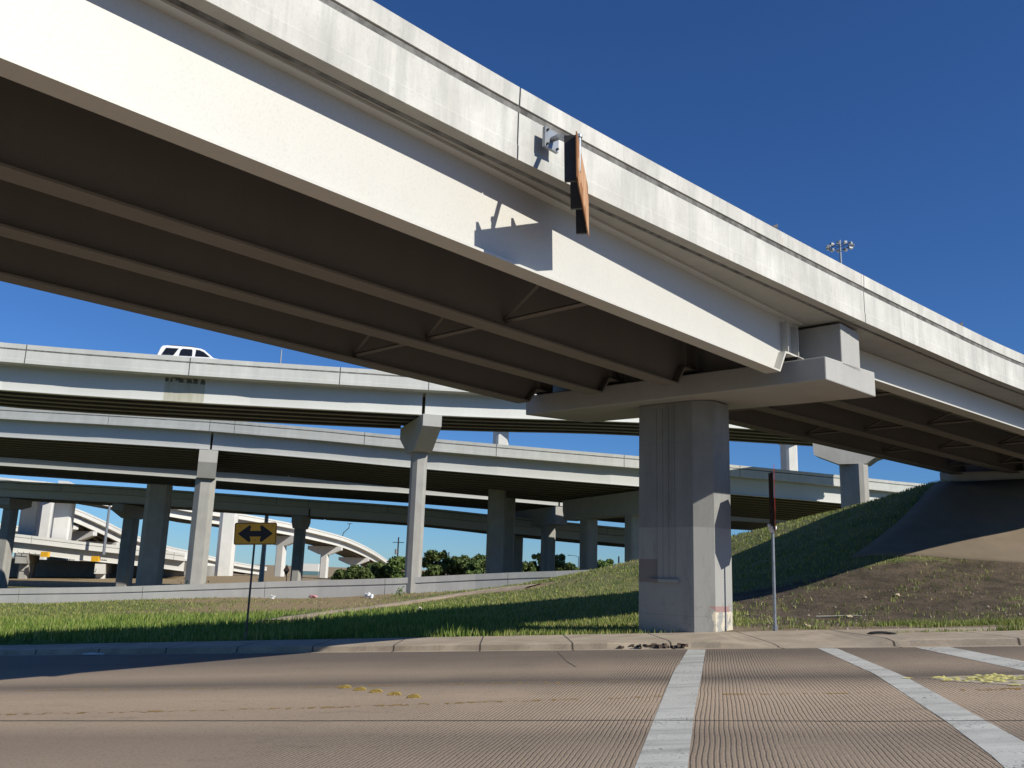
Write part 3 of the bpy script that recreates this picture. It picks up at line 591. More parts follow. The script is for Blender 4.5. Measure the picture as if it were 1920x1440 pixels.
# hidden top flyover whose piers rise above the main overpass
t9, Np, Nl = bridge('distant high flyover hidden behind nearer bridges, only its piers showing', [(870,755,175),(1000,765,172),(1200,778,172),(1400,792,178),(1520,800,186)], 9, 3, 1.5, 1.3, 1.3, step=8)
def zb_under(path, c, gd):
    i = min(range(len(path)), key=lambda k: (path[k][0]-c[0])**2+(path[k][1]-c[1])**2); return path[i][2]-gd
def latdir(path, lats, c): i = min(range(len(path)), key=lambda k: (path[k][0]-c[0])**2+(path[k][1]-c[1])**2); l = lats[i]; return math.degrees(math.atan2(l[0], l[1]))
def pier_on(label, path, lats, gd, xe, Y, setback, wm, dm_, clen, capw=1.7, de=1.0, dmid=2.1, ch=.3, extra=(), mat=None, group=None, zb=None, name='bridge_pier', skew=None):
    # xe: image column that the near cap end stands at; column stands `setback` m behind it along the deck's cross direction
    r = ray(xe, 900); best = min(range(len(path)), key=lambda k: abs(path[k][0]-r[0]/r[1]*path[k][1])); q = path[best]; q = np.array([r[0]/r[1]*q[1], q[1], q[2]])
    l = np.array(lats[best]) if skew is None else az(skew); zt = q[2]-gd-.12; c = q+l*(setback); zb = tz(c[0], c[1])-.5 if zb is None else zb
    t = thing(name, label, 'pier', (c[0], c[1], zb), group); e = l
    cols = (0,)+tuple(extra)
    for dx in cols: mm = M(); column(mm, c+l*dx, zb, zt-dmid*.98, e, wm, dm_, ch); mm.build('column', mat or MCc, t)
    mm = M(); capbeam(mm, c, e, setback-.15, clen-setback, capw, zt, de, dmid, wm if len(cols) == 1 else 2*(clen-setback)-2); mm.build('pier_cap', mat or MCap, t); return t
pier_on('tall pale pier in front of the low wall, holding the high flyover', Fp, Fl, 1.75, 806, 0, 3.9, 1.35, 1.15, 8.2, 1.45, .9, 2.5, .3)
pier_on('tall pier left of the arrow sign, holding the wide main overpass', Gp, Gl, 1.9, 386, 0, 2.6, 2.2, 2.1, 21, 1.9, 1.3, 2.9, .55, skew=-19)
pier_on('shaded pair of columns under one cap, just left of the big pier', Gp, Gl, 1.9, 1242, 0, 5.8, 1.9, 1.7, 22.4, 1.8, 1.3, 2.6, .2, extra=(11,), skew=-23)
pier_on('shaded pier with a small sunlit cap end, under the far carriageway', Hp, Hl, 1.9, 1055, 0, 4.4, 1.9, 1.8, 21, 1.9, 1.2, 2.5, .35, extra=(11.7,), skew=-23)
pier_on('dark hammerhead pier of the low shaded bridge, right of the arrow sign', Ip, Il, 1.2, 562, 0, 2.4, 1.8, 1.5, 5, 1.6, .9, 1.9, .3)
pier_on('dark hammerhead pier of the low shaded bridge, left of the tall pier', Ip, Il, 1.2, 226, 0, 5, 2.0, 2.0, 12, 1.8, 1.0, 2.0, .3)
pier_on('black shaded pier at the left edge of the view', Ip, Il, 1.2, 12, 0, 2.2, 1.8, 1.8, 6, 1.8, 1.0, 1.6, .3)
def solo(label, x, y, Y, wm, dm_, ytop, lat, l0=3, l1=3, cap=True, mat=None, de=1., dmid=2., ch=.4, zb=None):
    return pier(label, x, y, Y, wm, dm_, zpx(x, ytop, Y), -15, l0, l1, 1.9, de, dmid, zb, None, mat, None, ch, cap=cap)
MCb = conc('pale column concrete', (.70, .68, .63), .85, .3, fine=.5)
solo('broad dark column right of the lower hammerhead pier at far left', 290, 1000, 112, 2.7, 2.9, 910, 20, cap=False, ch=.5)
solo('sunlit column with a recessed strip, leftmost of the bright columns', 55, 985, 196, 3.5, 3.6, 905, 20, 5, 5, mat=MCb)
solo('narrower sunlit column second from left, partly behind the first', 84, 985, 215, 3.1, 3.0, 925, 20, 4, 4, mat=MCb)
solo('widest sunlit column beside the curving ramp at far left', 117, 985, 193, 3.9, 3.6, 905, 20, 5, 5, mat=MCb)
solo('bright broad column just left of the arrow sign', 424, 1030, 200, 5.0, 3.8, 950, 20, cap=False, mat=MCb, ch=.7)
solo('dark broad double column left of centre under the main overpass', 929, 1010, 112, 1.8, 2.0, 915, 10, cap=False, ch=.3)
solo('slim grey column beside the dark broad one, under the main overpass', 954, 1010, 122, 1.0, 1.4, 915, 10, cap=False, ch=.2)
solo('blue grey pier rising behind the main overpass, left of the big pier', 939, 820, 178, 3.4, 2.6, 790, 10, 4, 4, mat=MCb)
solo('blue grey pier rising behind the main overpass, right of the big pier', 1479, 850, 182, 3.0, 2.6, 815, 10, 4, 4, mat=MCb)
# piers of the curving ramps
for x, sb, lab in ((651, 3, 'small hammerhead pier under the curving ramp, nearest the trees but one'), (572, 3, 'hammerhead pier of the curving ramp, just right of the arrow sign'), (702, 3, 'smallest hammerhead pier, where the curving ramp meets the trees')):
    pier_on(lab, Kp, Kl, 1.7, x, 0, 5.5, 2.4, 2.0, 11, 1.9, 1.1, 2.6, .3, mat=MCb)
for x, lab in ((155, 'upper hammerhead pier of the sloping ramp at far left'), (192, 'middle hammerhead pier of the sloping ramp at far left'), (237, 'lower hammerhead pier of the sloping ramp at far left')):
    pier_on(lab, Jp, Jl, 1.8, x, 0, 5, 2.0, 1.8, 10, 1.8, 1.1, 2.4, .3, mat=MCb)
pier_on('wide bent with sunlit cap end under the low overpass at far left', Lp, Ll, 2.0, 208, 0, 2.5, 1.7, 1.7, 11.5, 1.9, .9, 1.9, .25, mat=MCb, extra=(6,), zb=-7)
pier_on('shaded bent under the low overpass nearest the left edge', Lp, Ll, 2.0, 60, 0, 4, 1.7, 1.7, 11.5, 1.9, .9, 1.9, .25, mat=MCc, extra=(5,), zb=-7)
# far abutment under the low overpass
aw = [pt(-260, 1040, 165), pt(345, 1062, 165)]
M().prism([(aw[0][0]-40, 178, -9), (aw[0][0]-40, 178, 1.4), (aw[1][0]-4, 192, .9), (aw[1][0]-4, 192, -9)], (0, 3, 0)).build('retaining_wall', MCc)
tag(bpy.data.objects['retaining_wall'], 'dark retaining wall under the low overpass at far left', 'retaining wall')
# low barrier wall across the grass
wp = resample([pt(*q) for q in [(-500,1145,72),(-200,1138,71),(0,1132,70.5),(200,1129,70.5),(400,1122.5,70.5),(580,1117,70),(740,1113,69),(860,1107,68.5),(960,1103,67.5),(1060,1100,66.5),(1120,1098,66)]], 3)
wl = laterals(wp, 1); wl = [l if l[1] > 0 else -l for l in wl]
wt = thing('barrier_wall', 'long low concrete barrier wall with a dark groove behind the grass', 'barrier wall', wp[len(wp)//2])
mm = M(); H_ = 1.15
for p_, l_ in split_path(wp, wl, [9.5*k+4 for k in range(20)], .04): mm.sweep([(0, -.8), (0, .60), (.05, .63), (.05, .69), (-.04, .72), (-.04, H_), (.28, H_), (.34, -.8)], p_, l_)
mm.build('wall_panels', MWal, wt)
# ------------------------------------------------------------------ traffic, signs, lamps
MWP = plain('white car paint', (.80, .80, .79), .25, var=.02); MGL = plain('dark tinted glass', (.012, .013, .016), .12); MTY = plain('tyre rubber', (.02, .02, .02), .9); MCHR = plain('chrome', (.5, .5, .5), .3, .9)
i = min(range(len(Fp)), key=lambda k: abs(F*((Fp[k]-C0)@cR)/((Fp[k]-C0)@_f)+960-352)); q = Fp[i]; fx = Fp[i+1]-Fp[i-1]; fx = fx/np.linalg.norm(fx); fy = np.array(Fl[i]); fz = np.cross(fx, fy); fz = fz if fz[2] > 0 else -fz
base = q+fy*2.1+np.array([0, 0, .42])
car = thing('parked_car' if False else 'car', 'white large family car with dark windows driving on the high flyover', 'car', base)
S_ = lambda x, y, z: base+fx*x+fy*y+fz*z
prof_ = [(-2.62, .45), (-2.66, .95), (-2.55, 1.10), (-2.34, 1.72), (-2.22, 1.88), (-1.9, 1.93), (-.3, 1.93), (.35, 1.86), (.62, 1.76), (1.28, 1.20), (2.25, 1.08), (2.5, .95), (2.56, .5)]
mm = M(); Wc = 1.0
def inset(z): return 0 if z < 1.12 else .19*(z-1.12)/.8
vs = [S_(x, -Wc+inset(z), z) for x, z in prof_]+[S_(x, Wc-inset(z), z) for x, z in prof_]; n_ = len(prof_)
mm.add(vs, [(k, k+1, n_+k+1, n_+k) for k in range(n_-1)]+[(n_-1, 0, n_, 2*n_-1)]+[tuple(range(n_))[::-1], tuple(range(n_, 2*n_))]); mm.build('body', MWP, car, bevel=.05)
def winpoly(P):
    for sgn in (-1,):
        o = [S_(x, sgn*(Wc-inset(z)+.008), z) for x, z in P]; M().prism(o, fy*.02).build('window', MGL, car)
winpoly([(-2.22, 1.22), (-1.98, 1.72), (-1.12, 1.74), (-1.42, 1.22)]); winpoly([(-1.05, 1.22), (-.98, 1.62), (-.86, 1.74), (-.24, 1.74), (-.18, 1.66), (-.18, 1.22)]); winpoly([(.02, 1.22), (.05, 1.74), (.3, 1.72), (.6, 1.6), (1.06, 1.22)])
mm = M(); mm.tube([S_(-1.9, -.62, 1.93), S_(-1.7, -.62, 1.985), (S_(-.2, -.62, 1.985)), S_(.1, -.62, 1.9)], .025, 6); mm.build('roof_rail', MDk, car)
mm = M(); mm.tube([S_(-1.9, .62, 1.93), S_(-1.7, .62, 1.985), (S_(-.2, .62, 1.985)), S_(.1, .62, 1.9)], .025, 6); mm.build('roof_rail', MDk, car)
for x in (-1.65, 1.6):
    for y in (-.86, .86): mm = M(); mm.tube([S_(x, y-.13, .4), S_(x, y+.13, .4)], .4, 20); wh = mm.build('wheel', MTY, car); mm = M(); mm.tube([S_(x, y-.14, .4), S_(x, y+.14, .4)], .24, 14); mm.build('rim', MCHR, wh)
for y in (-.75, .75): M().box(S_(2.52, y, .82), (.08, .4, .2), fx, fy, fz).build('headlight', MCHR, car)
# double arrow sign
MY = plain('sign yellow', (.85, .43, .03), .4, var=.05, sc=2); MBK = plain('sign black', (.012, .012, .014), .5); MRS = plain('weathered post', (.13, .115, .10), .7, .3, .4, 5); MAL = plain('aluminium back', (.45, .45, .45), .4, .7)
Ys = 27.0; tl_, tr_, br_, bl_ = (pt(x, y, Ys) for x, y in ((440.5,979.5),(520.5,979),(517.5,1020.5),(437,1023.5)))
cS = (tl_+tr_+br_+bl_)/4; ex = (tr_-tl_)/np.linalg.norm(tr_-tl_); ez = (tl_-bl_); ez -= ex*(ez@ex); ez /= np.linalg.norm(ez); ey = np.cross(ez, ex)
pb = pt(461, 1191, Ys); bt = gnd(461, 1191, 0); sg = thing('traffic_sign', 'yellow rectangular sign with black double headed arrow on leaning post', 'traffic sign', pb)
hw, hh = 1.27/2, .66/2; Q = lambda x, z, y=0: cS+ex*x+ez*z+ey*y
def rrect(w, h, r, k=4):
    o = []
    for cx, cz, a0_ in ((w-r, h-r, 0), (-w+r, h-r, 90), (-w+r, -h+r, 180), (w-r, -h+r, 270)):
        o += [(cx+r*math.cos(R(a0_+90*i_/k)), cz+r*math.sin(R(a0_+90*i_/k))) for i_ in range(k+1)]
    return o
back = ey if (C0-cS)@ey < 0 else -ey; 
M().prism([cS+ex*x+ez*z for x, z in rrect(hw, hh, .06)], back*.012).build('panel', MY, sg)
mm = M(); o1 = rrect(hw-.012, hh-.012, .055); o2 = rrect(hw-.03, hh-.03, .045); n_ = len(o1); f0 = -back*.003
mm.add([cS+ex*x+ez*z+f0 for x, z in o1]+[cS+ex*x+ez*z+f0 for x, z in o2], [(k, (k+1) % n_, n_+(k+1) % n_, n_+k) for k in range(n_)]); mm.build('border', MBK, sg)
half = [(0, .085), (.17, .085), (.135, .19), (.165, .255), (.205, .24), (.525, 0)]
arr = half+[(x, -z) for x, z in half[::-1][1:]]; arr = arr+[(-x, z) for x, z in arr[::-1][1:-1]]
hf = [(x, z) for x, z in half]; poly = [(x, z) for x, z in half]+[(x, -z) for x, z in half[::-1][1:]]   # right half outline
mm = M()
for sx in (1, -1): mm.add([cS+ex*(sx*x)+ez*z-back*.004 for x, z in poly], [tuple(range(len(poly)))])
mm.build('arrow', MBK, sg)
mm = M()
for x, z in ((-.47, .22), (.5, .22), (0, -.19)): mm.tube([Q(x, z)-back*.002, Q(x, z)-back*.012], .016, 8)
mm.build('bolt', MDk, sg)
top_ = cS+ez*.28+back*.04; dirp = pb-top_; M().tube([top_, top_+dirp*1.03], .032, 8).build('post', MRS, sg)
# sign post beside the pier: the plate stands edge-on to us
Yp = 24.68; b0 = pt(1453.5, 1183, Yp); t0 = pt(1446, 886, Yp); rp = thing('sign_post', 'tall bare metal post with edge-on red faced sign, right of the big pier', 'sign post', b0)
dz = t0-b0; M().tube([b0-dz*.02, t0], .042, 10).build('post', MMet, rp)
M().tube([b0-dz*.01, b0+dz*.035], .07, 10).build('post_sleeve', MMet, rp)
MBR = plain('old brown timber', (.045, .03, .022), .8, var=.3)
ed = az(16.6); sid = az(106.6)
mm = M(); a_, b_ = pt(1450, 996, Yp), pt(1446.5, 888, Yp); mm.prism([a_-sid*.085-ed*.1, a_+sid*.035-ed*.1, a_+sid*.035+ed*.1, a_-sid*.085+ed*.1], b_-a_); mm.build('backing_board', MBR, rp)
MRED = plain('sign red', (.45, .03, .03), .4, var=.1)
pc = (pt(1454, 998, Yp)+pt(1450.5, 872, Yp))/2; hh2 = np.linalg.norm(pt(1454, 998, Yp)-pt(1450.5, 872, Yp))/2; up = (pt(1450.5, 872, Yp)-pt(1454, 998, Yp)); up /= np.linalg.norm(up)
r8 = hh2/math.cos(R(22.5)); eo = az(16.75)
oc = [pc+eo*r8*.62*math.cos(R(22.5+45*k))+up*r8*math.sin(R(22.5+45*k)) for k in range(8)]
M().prism(oc, az(106.75)*.012).build('panel', MRED, rp)
MPL = plain('white plastic', (.75, .75, .74), .5, var=.1, sc=20)
def crumple(c, r, seed, sq=(1, 1, 1), n=60):
    rr = random.Random(seed); import bmesh
    bm = bmesh.new(); bmesh.ops.create_icosphere(bm, subdivisions=2, radius=1)
    for v in bm.verts: k = rr.uniform(.55, 1.15); v.co = Vector((v.co.x*k*sq[0]*r+c[0], v.co.y*k*sq[1]*r+c[1], v.co.z*k*sq[2]*r+c[2]))
    vs = [tuple(v.co) for v in bm.verts]; fs = [tuple(v.index for v in f.verts) for f in bm.faces]; bm.free(); return vs, fs
bg = pt(1449, 991, Yp-.06); o = M().add(*crumple(bg, .12, 3, (.9, .6, 1.05))).add(*crumple(bg+np.array([-.1, 0, .08]), .06, 4)).build('plastic_bag', MPL); tag(o, 'crumpled white plastic bag snagged halfway up the bare sign post', 'plastic bag')
# bracket sign hung off the near parapet
MWD = plain('weathered plywood', (.36, .17, .07), .8, var=.3, sc=5)
n = MWD.node_tree; b = n.nodes['Principled BSDF']; c = mix(n, ramp(n, noise(n, 3, 5, (8, 8, .35)), [(.35, 0.), (.65, 1.)]), (.40, .20, .09), (.62, .37, .20)); c = mix(n, ramp(n, noise(n, 1.3, 2), [(.5, 0.), (.53, 1.)]), c, (.30, .13, .045)); n.links.new(c, b.inputs['Base Color'])
Sx = lambda x, y, v: None
def onV(x, y, v): r = ray(x, y); P_ = B0+va*v; return C0+r*(((P_-C0)@va)/(r@va))
fvp = 4.10; base_ = onV(1030, 264, fvp)
hs = thing('hanging_sign', 'brown plywood backed sign hung on bent pipe arm from the near parapet', 'hanging sign', base_)
pl_ = [onV(x, y, fvp+.0) for x, y in ((1019,243),(1041,256),(1041,286),(1018,270))]
c_ = sum(pl_)/4; M().box(c_+va*.03, (.36, .06, .36), ua, va).build('base_plate', MMet, hs)
mm = M()
for dx in (-.13, .13):
    for dz_ in (-.13, .13): mm.tube([c_+ua*dx+np.array([0, 0, dz_])+va*.05, c_+ua*dx+np.array([0, 0, dz_])+va*.10], .02, 6)
mm.build('bolt', MDk, hs)
T1 = np.array([0., 0, 0]); 
def uvz(u, v, z): return W(u, v, z)
nearT, farT = uvz(-12.15, 5.35, 8.36), uvz(-9.98, 4.02, 8.16)
# solve plate ends on the sight lines of the photograph's edge-on panel
def onray(x, y, v): return onV(x, y, v)
far_top, far_bot = onray(1101, 352, 3.98), onray(1102.5, 444, 3.98); near_top, near_bot = onray(1079.5, 246, 5.15), onray(1080.5, 331, 5.15)
ds = near_top-far_top; ds[2] = 0; dsn = ds/np.linalg.norm(ds); pn = np.array([-dsn[1], dsn[0], 0]); pn = pn if pn@va < 0 else -pn
M().prism([far_bot, near_bot, near_top, far_top], -pn*.02).build('panel', MWD, hs)
for k, t_ in enumerate((.06, .5, .93)):
    tp = far_top*(1-t_)+near_top*t_; bt_ = far_bot*(1-t_)+near_bot*t_; mm = M(); mm.prism([bt_+pn*.01-dsn*.03, bt_+pn*.01+dsn*.03, bt_+pn*.20+dsn*.03, bt_+pn*.20-dsn*.03], (tp-bt_)); mm.build('channel_bar', MDk, hs)
pk = onray(1083, 229, 5.0); top_mid = (far_top+near_top)/2; p0 = near_top*.78+far_top*.22
pk = np.array([p0[0], p0[1], near_top[2]+.13]); 
M().tube([c_+va*.05, c_+va*.22, c_*.45+pk*.55, pk-np.array([0, 0, .12])], .05, 10).build('arm', MMet, hs)
M().tube([pk-np.array([0, 0, .6]), pk], .045, 10).build('pole', MMet, hs)
M().tube([pk, pk+np.array([0, 0, .05])], .062, 10).build('pole_cap', MMet, hs)
# high mast lamp
Ym = 128; hb = pt(1575, 462, Ym); hm = thing('high_mast_lamp', 'tall mast ringed with floodlights rising beyond the near overpass', 'street lamp', (hb[0], hb[1], 0))
M().tube([(hb[0], hb[1], 0), hb+np.array([0, 0, 1.0])], [.38, .16], 10).build('pole', MMet, hm)
mm = M(); rg = 1.75; mm.tube([hb+np.array([rg*.72*math.cos(a), rg*.72*math.sin(a), -.1]) for a in np.linspace(0, 2*math.pi, 25)], .05, 5)
for k in range(6): a = k*math.pi/3; mm.tube([hb, hb+np.array([rg*.72*math.cos(a), rg*.72*math.sin(a), -.1])], .04, 4)
mm.build('ring', MDk, hm); MLG = plain('lamp lens', (.7, .72, .74), .2)
for k in range(11):
    a = 2*math.pi*k/11+.2; e_ = np.array([math.cos(a), math.sin(a), 0]); f2 = np.array([-e_[1], e_[0], 0]); c2 = hb+e_*rg
    o = M().box(c2, (.62, .48, .34), e_, f2).build('floodlight', MMet, hm, bevel=.06); M().box(c2+e_*.1-np.array([0, 0, .19]), (.42, .38, .05), e_, f2).build('lens', MLG, o)
# thin lamp pole on the flyover and lamp on the curving ramp, poles among far ramps
def pole(label, x, yb, yt, Y, r=.09, name='lamp_pole', cat='lamp pole', arm=None):
    a, b2 = pt(x, yb, Y), pt(x, yt, Y); b2 = np.array([a[0], a[1], b2[2]]); t = thing(name, label, cat, a); M().tube([a, b2], [r, r*.7], 8).build('pole', MMet, t)
    if arm: mm = M(); mm.tube([b2, b2+np.array([arm*.5, 0, .25]), b2+np.array([arm, 0, .3])], r*.5, 6); mm.build('arm', MMet, t); M().box(b2+np.array([arm, 0, .27]), (.7, .3, .14)).build('lamp_head', MMet, t)
    return t
pole('thin lamp pole standing on the high flyover right of the white car', 525, 690, 655, 68, .07)
pole('tall grey pole crossing the sloping ramp at far left', 194, 1040, 945, 172, .3)
pole('tall grey pole right behind the arrow sign', 489, 1094, 958, 150, .45)
k_ = pt(642, 1006, 285); t = thing('lamp_pole', 'small bent lamp standing on the curving bright ramp', 'lamp pole', k_); M().tube([k_, pt(644, 999, 285), pt(654, 990, 285), pt(656, 982, 285)], .13, 6).build('pole', MDk, t); M().box(pt(656, 982, 285), (1.6, .3, .15)).build('lamp_head', MDk, t)
def upole(label, x, yb, yt, Y, tr=True):
    a, b2 = pt(x, yb, Y), pt(x, yt, Y); b2 = np.array([a[0], a[1], b2[2]]); t = thing('utility_pole', label, 'utility pole', a); MT = MBR; M().tube([a, b2], [.19, .13], 8).build('pole', MT, t)
    M().box(b2-np.array([0, 0, 1.1]), (2.4, .12, .14)).build('crossarm', MT, t)
    if tr: M().tube([b2+np.array([-.35, -.2, -3.6]), b2+np.array([-.35, -.2, -2.5])], .28, 8).build('transformer', MMet, t)
upole('wooden utility pole with transformer left of the tall pale pier', 743, 1085, 1007, 190); upole('wooden utility pole standing among the trees right of the tall pier', 839.5, 1085, 1035, 210, False)
pole('faint street lamp between trees and right hand columns', 1084, 1085, 1044, 210, .12, arm=-2.2)
pole('short dark post above the grass bank left of the big pier', 1160, 1075, 1043, 120, .14)
# diamond sign far away
a = pt(537, 1094, 160); ds_ = thing('diamond_sign', 'small dark diamond shaped road sign beyond the barrier wall', 'road sign', a); M().tube([a, pt(537.5, 1070, 160)], .07, 6).build('post', MDk, ds_)
c2 = pt(537, 1069, 159.9); M().prism([c2+np.array([.55, 0, 0]), c2+np.array([0, 0, 1.0]), c2+np.array([-.55, 0, 0]), c2+np.array([0, 0, -1.0])], (0, .03, 0)).build('panel', plain('dark sign back', (.05, .035, .03), .7), ds_)
# far white building
bd = pt(580, 1085, 420); bl_ = thing('building', 'small distant white box building with blue glass storey under the ramp', 'building', bd)
M().box(bd+np.array([0, 8, 5.1]), (7, 14, 3.4)).build('wall', MFw, bl_); M().box(bd+np.array([0, 8, 1.6]), (7, 14, 3.6)).build('window_band', plain('teal glass', (.12, .22, .24), .2), bl_)
# work rails with yellow ends below the low overpass
MYE = plain('bright yellow', (.85, .45, .02), .5, var=.05)
for xa, xb, ye, lab in ((34, 78, (78, 92), 'left rail set with yellow end box on the low overpass at far left'), (92, 150, None, None), (186, 200, (174, 185), 'right rail set with yellow end box on the low overpass at far left')):
    y_ = lambda x: 1036.5+(x-34)*.088
    if lab is None: continue
    t = thing('maintenance_rail', lab, 'work rail', pt(xa, y_(xa), 171.5), 'work rails with yellow ends')
    mm = M(); mm.tube([pt(xa, y_(xa), 170+xa*.025), pt(xb, y_(xb), 170+xb*.025)], .07, 5)
    for k in range(5): x = xa+(xb-xa)*k/4; mm.tube([pt(x, y_(x), 170+x*.025), pt(x-1.5, y_(x)-3, 170.3+x*.025)], .05, 4)
    mm.build('rail', MDk, t); q1 = pt((ye[0]+ye[1])/2, y_((ye[0]+ye[1])/2)-1.5, 172.2); M().box(q1, (1.35, .9, 1.0)).build('end_box', MYE, t)
# pigeons on the near parapet
MBD = plain('pigeon grey', (.09, .09, .10), .8, var=.3, sc=30)
for u_, lab in ((-3.7, 'left pigeon sitting on the near parapet top'), (7.6, 'right pigeon sitting on the near parapet top, beyond the pier')):
    k = min(range(len(epath)), key=lambda i_: abs(np.dot(epath[i_]-B0, ua)-u_)); q = epath[k]+np.array([0, 0, 1.31])+elat[k]*.08; t1 = ua
    mm = M(); mm.tube([q-t1*.16+np.array([0, 0, .06]), q-t1*.09+np.array([0, 0, .07]), q+np.array([0, 0, .085]), q+t1*.07+np.array([0, 0, .12]), q+t1*.10+np.array([0, 0, .17]), q+t1*.125+np.array([0, 0, .185]), q+t1*.16+np.array([0, 0, .18])], [.012, .04, .065, .05, .03, .03, .006], 10)
    mm.tube([q+np.array([0, .015, 0]), q+np.array([0, .015, .05])], .006, 4); mm.tube([q+np.array([0, -.015, 0]), q+np.array([0, -.015, .05])], .006, 4)
    tag(mm.build('pigeon', MBD, smooth=True), lab, 'bird', 'pigeons on the near parapet')
# weep stain panel on the flyover web: seven drain mouths
MST = plain('drain stain', (.20, .19, .14), .9, var=.35, sc=3)
ii = [k for k in range(len(Fp)) if 292 < F*((Fp[k]-C0)@cR)/((Fp[k]-C0)@_f)+960 < 380]
# ------------------------------------------------------------------ vegetation
def foliage(name, dark, light, sc=.8):
    m, n, b = newmat(name); c = mix(n, ramp(n, noise(n, sc, 4), [(.35, 0.), (.65, 1.)]), dark, light); n.links.new(c, b.inputs['Base Color']); b.inputs['Roughness'].default_value = .7
    tl = node(n, 'ShaderNodeBsdfTranslucent'); n.links.new(c, tl.inputs[0]); mx = node(n, 'ShaderNodeMixShader'); mx.inputs[0].default_value = .25
    n.links.new(b.outputs[0], mx.inputs[1]); n.links.new(tl.outputs[0], mx.inputs[2]); n.links.new(mx.outputs[0], n.nodes['Material Output'].inputs[0]); return m
MF1 = foliage('dark foliage', (.075, .11, .03), (.17, .23, .065)); MF2 = foliage('light foliage', (.10, .16, .045), (.21, .30, .085)); MBRK = plain('bark', (.09, .07, .05), .95)
def leafmesh(name, C, r, size, mat, parent):
    N = len(C); a = rng.normal(size=(N, 3)); a /= np.linalg.norm(a, axis=1)[:, None]; b = np.cross(a, rng.normal(size=(N, 3))); b /= np.linalg.norm(b, axis=1)[:, None]
    s = (size*(.6+.8*rng.random(N)))[:, None]; V = np.stack([C-a*s, C+b*s*.6, C+a*s, C-b*s*.6], 1).reshape(-1, 3)
    me = bpy.data.meshes.new(name); me.from_pydata(V.tolist(), [], np.arange(4*N).reshape(-1, 4).tolist()); me.materials.append(mat)
    o = bpy.data.objects.new(name, me); scene.collection.objects.link(o); o.parent = parent; o.matrix_parent_inverse = Matrix.Translation(-Vector(parent.location)); return o
def tree(label, x, yb, yt, wpx, Y, mat, n=7000, lobes=40, group='trees beyond the barrier wall', leaf=.34, name='tree'):
    a = pt(x, yb, Y); a[2] = min(a[2], tz(a[0], a[1])+.2) if Y < 400 else a[2]; top = pt(x, yt, Y)[2]; w_ = wpx/F*Y; h = top-a[2]; t = thing(name, label, 'tree', a, group)
    mm = M(); mm.tube([a-np.array([0, 0, .5]), a+np.array([.1, 0, h*.35]), a+np.array([0, 0, h*.7])], [.32, .2, .08], 7)
    for k in range(5): an = rng.random()*6.28; mm.tube([a+np.array([0, 0, h*(.25+.08*k)]), a+np.array([math.cos(an)*w_*.3, math.sin(an)*w_*.3, h*(.45+.09*k)])], [.1, .03], 5)
    mm.build('trunk', MBRK, t); Cs = []
    for k in range(lobes):
        an = rng.random()*6.28; rr = w_*.36*math.sqrt(rng.random()); zc = h*(.06+.78*rng.random()); sq = 1-.5*abs(zc/h-.45); c = np.array([math.cos(an)*rr*sq, math.sin(an)*rr*sq, zc]); r_ = w_*(.08+.10*rng.random())
        m_ = n//lobes; d = rng.normal(size=(m_, 3)); d /= np.linalg.norm(d, axis=1)[:, None]; d *= (rng.random(m_)**.4)[:, None]*r_; d[:, 2] *= .8; Cs.append(c+d)
    Cc = np.concatenate(Cs); Cc[:, 2] = np.minimum(Cc[:, 2], h); leafmesh('crown', Cc+a, None, leaf, mat, t)
TR = [(715,1088,1052,66,172,MF1,'low bushy tree at the foot of the curving ramp'),(672,1090,1060,58,165,MF1,'lowest wide bush under the curving ramp'),(745,1088,1038,52,168,MF2,'rounded tree directly left of the tall pale pier'),(815,1088,1027,72,185,MF1,'tallest rounded tree directly right of the tall pale pier'),
      (838,1088,1040,40,195,MF1,'narrow dark tree in the gap right of the tallest one'),(868,1088,1036,62,188,MF1,'broad round tree third right of the tall pale pier'),(903,1088,1036,64,186,MF1,'dark tree touching the dark broad double column'),(985,1088,1050,50,200,MF1,'low tree just right of the dark broad double column'),
      (1010,1086,1030,46,200,MF2,'tufted taller tree behind the small sunlit column'),(1045,1086,1034,50,205,MF1,'dark tree right behind the small sunlit column'),(1075,1086,1050,44,200,MF1,'low tree left of the third column'),(1135,1086,1042,66,170,MF2,'bright green tree showing over the grass bank'),(640,1092,1068,50,170,MF1,'leftmost low bush beyond the barrier wall'),(690,1090,1054,40,190,MF2,'pale green bush between the curving ramp and the utility pole'),(888,1088,1046,40,178,MF2,'low light green tree between the two darkest trees'),(1110,1086,1052,40,195,MF1,'small dark tree between the third and fourth columns')]
for x, yb, yt, wp_, Y, mt, lab in TR: tree(lab, x, yb, yt, wp_, Y, mt)
# weeds at the foot of the wall
def weed(label, x, y, Y, h, mat, n=60, name='weed', spread=.5):
    c = onT(x, y, Y-6, Y+8); t = thing(name, label, 'weed', c, 'weeds along the barrier wall and sidewalk'); C_ = np.concatenate([c+np.array([math.cos(a)*r, math.sin(a)*r, 0])+np.array([0, 0, h])*(k+.5)/6 for a, r in [(rng.random()*6.28, rng.random()*spread*h)] for k in range(6)]).reshape(-1, 3)
    d = rng.normal(size=(n, 3))*np.array([.28, .28, .28])*h; P_ = np.repeat(C_, n//6+1, 0)[:n]+d; P_[:, 2] = np.maximum(P_[:, 2], c[2]+.02); leafmesh('leaves', P_, None, .09, mat, t)
    mm = M()
    for k in range(4): a = rng.random()*6.28; mm.tube([c, c+np.array([math.cos(a)*.15*h, math.sin(a)*.15*h, h*.6]), c+np.array([math.cos(a)*.35*h, math.sin(a)*.35*h, h])], [.015, .012, .005], 4)
    mm.build('stem', mat, t)
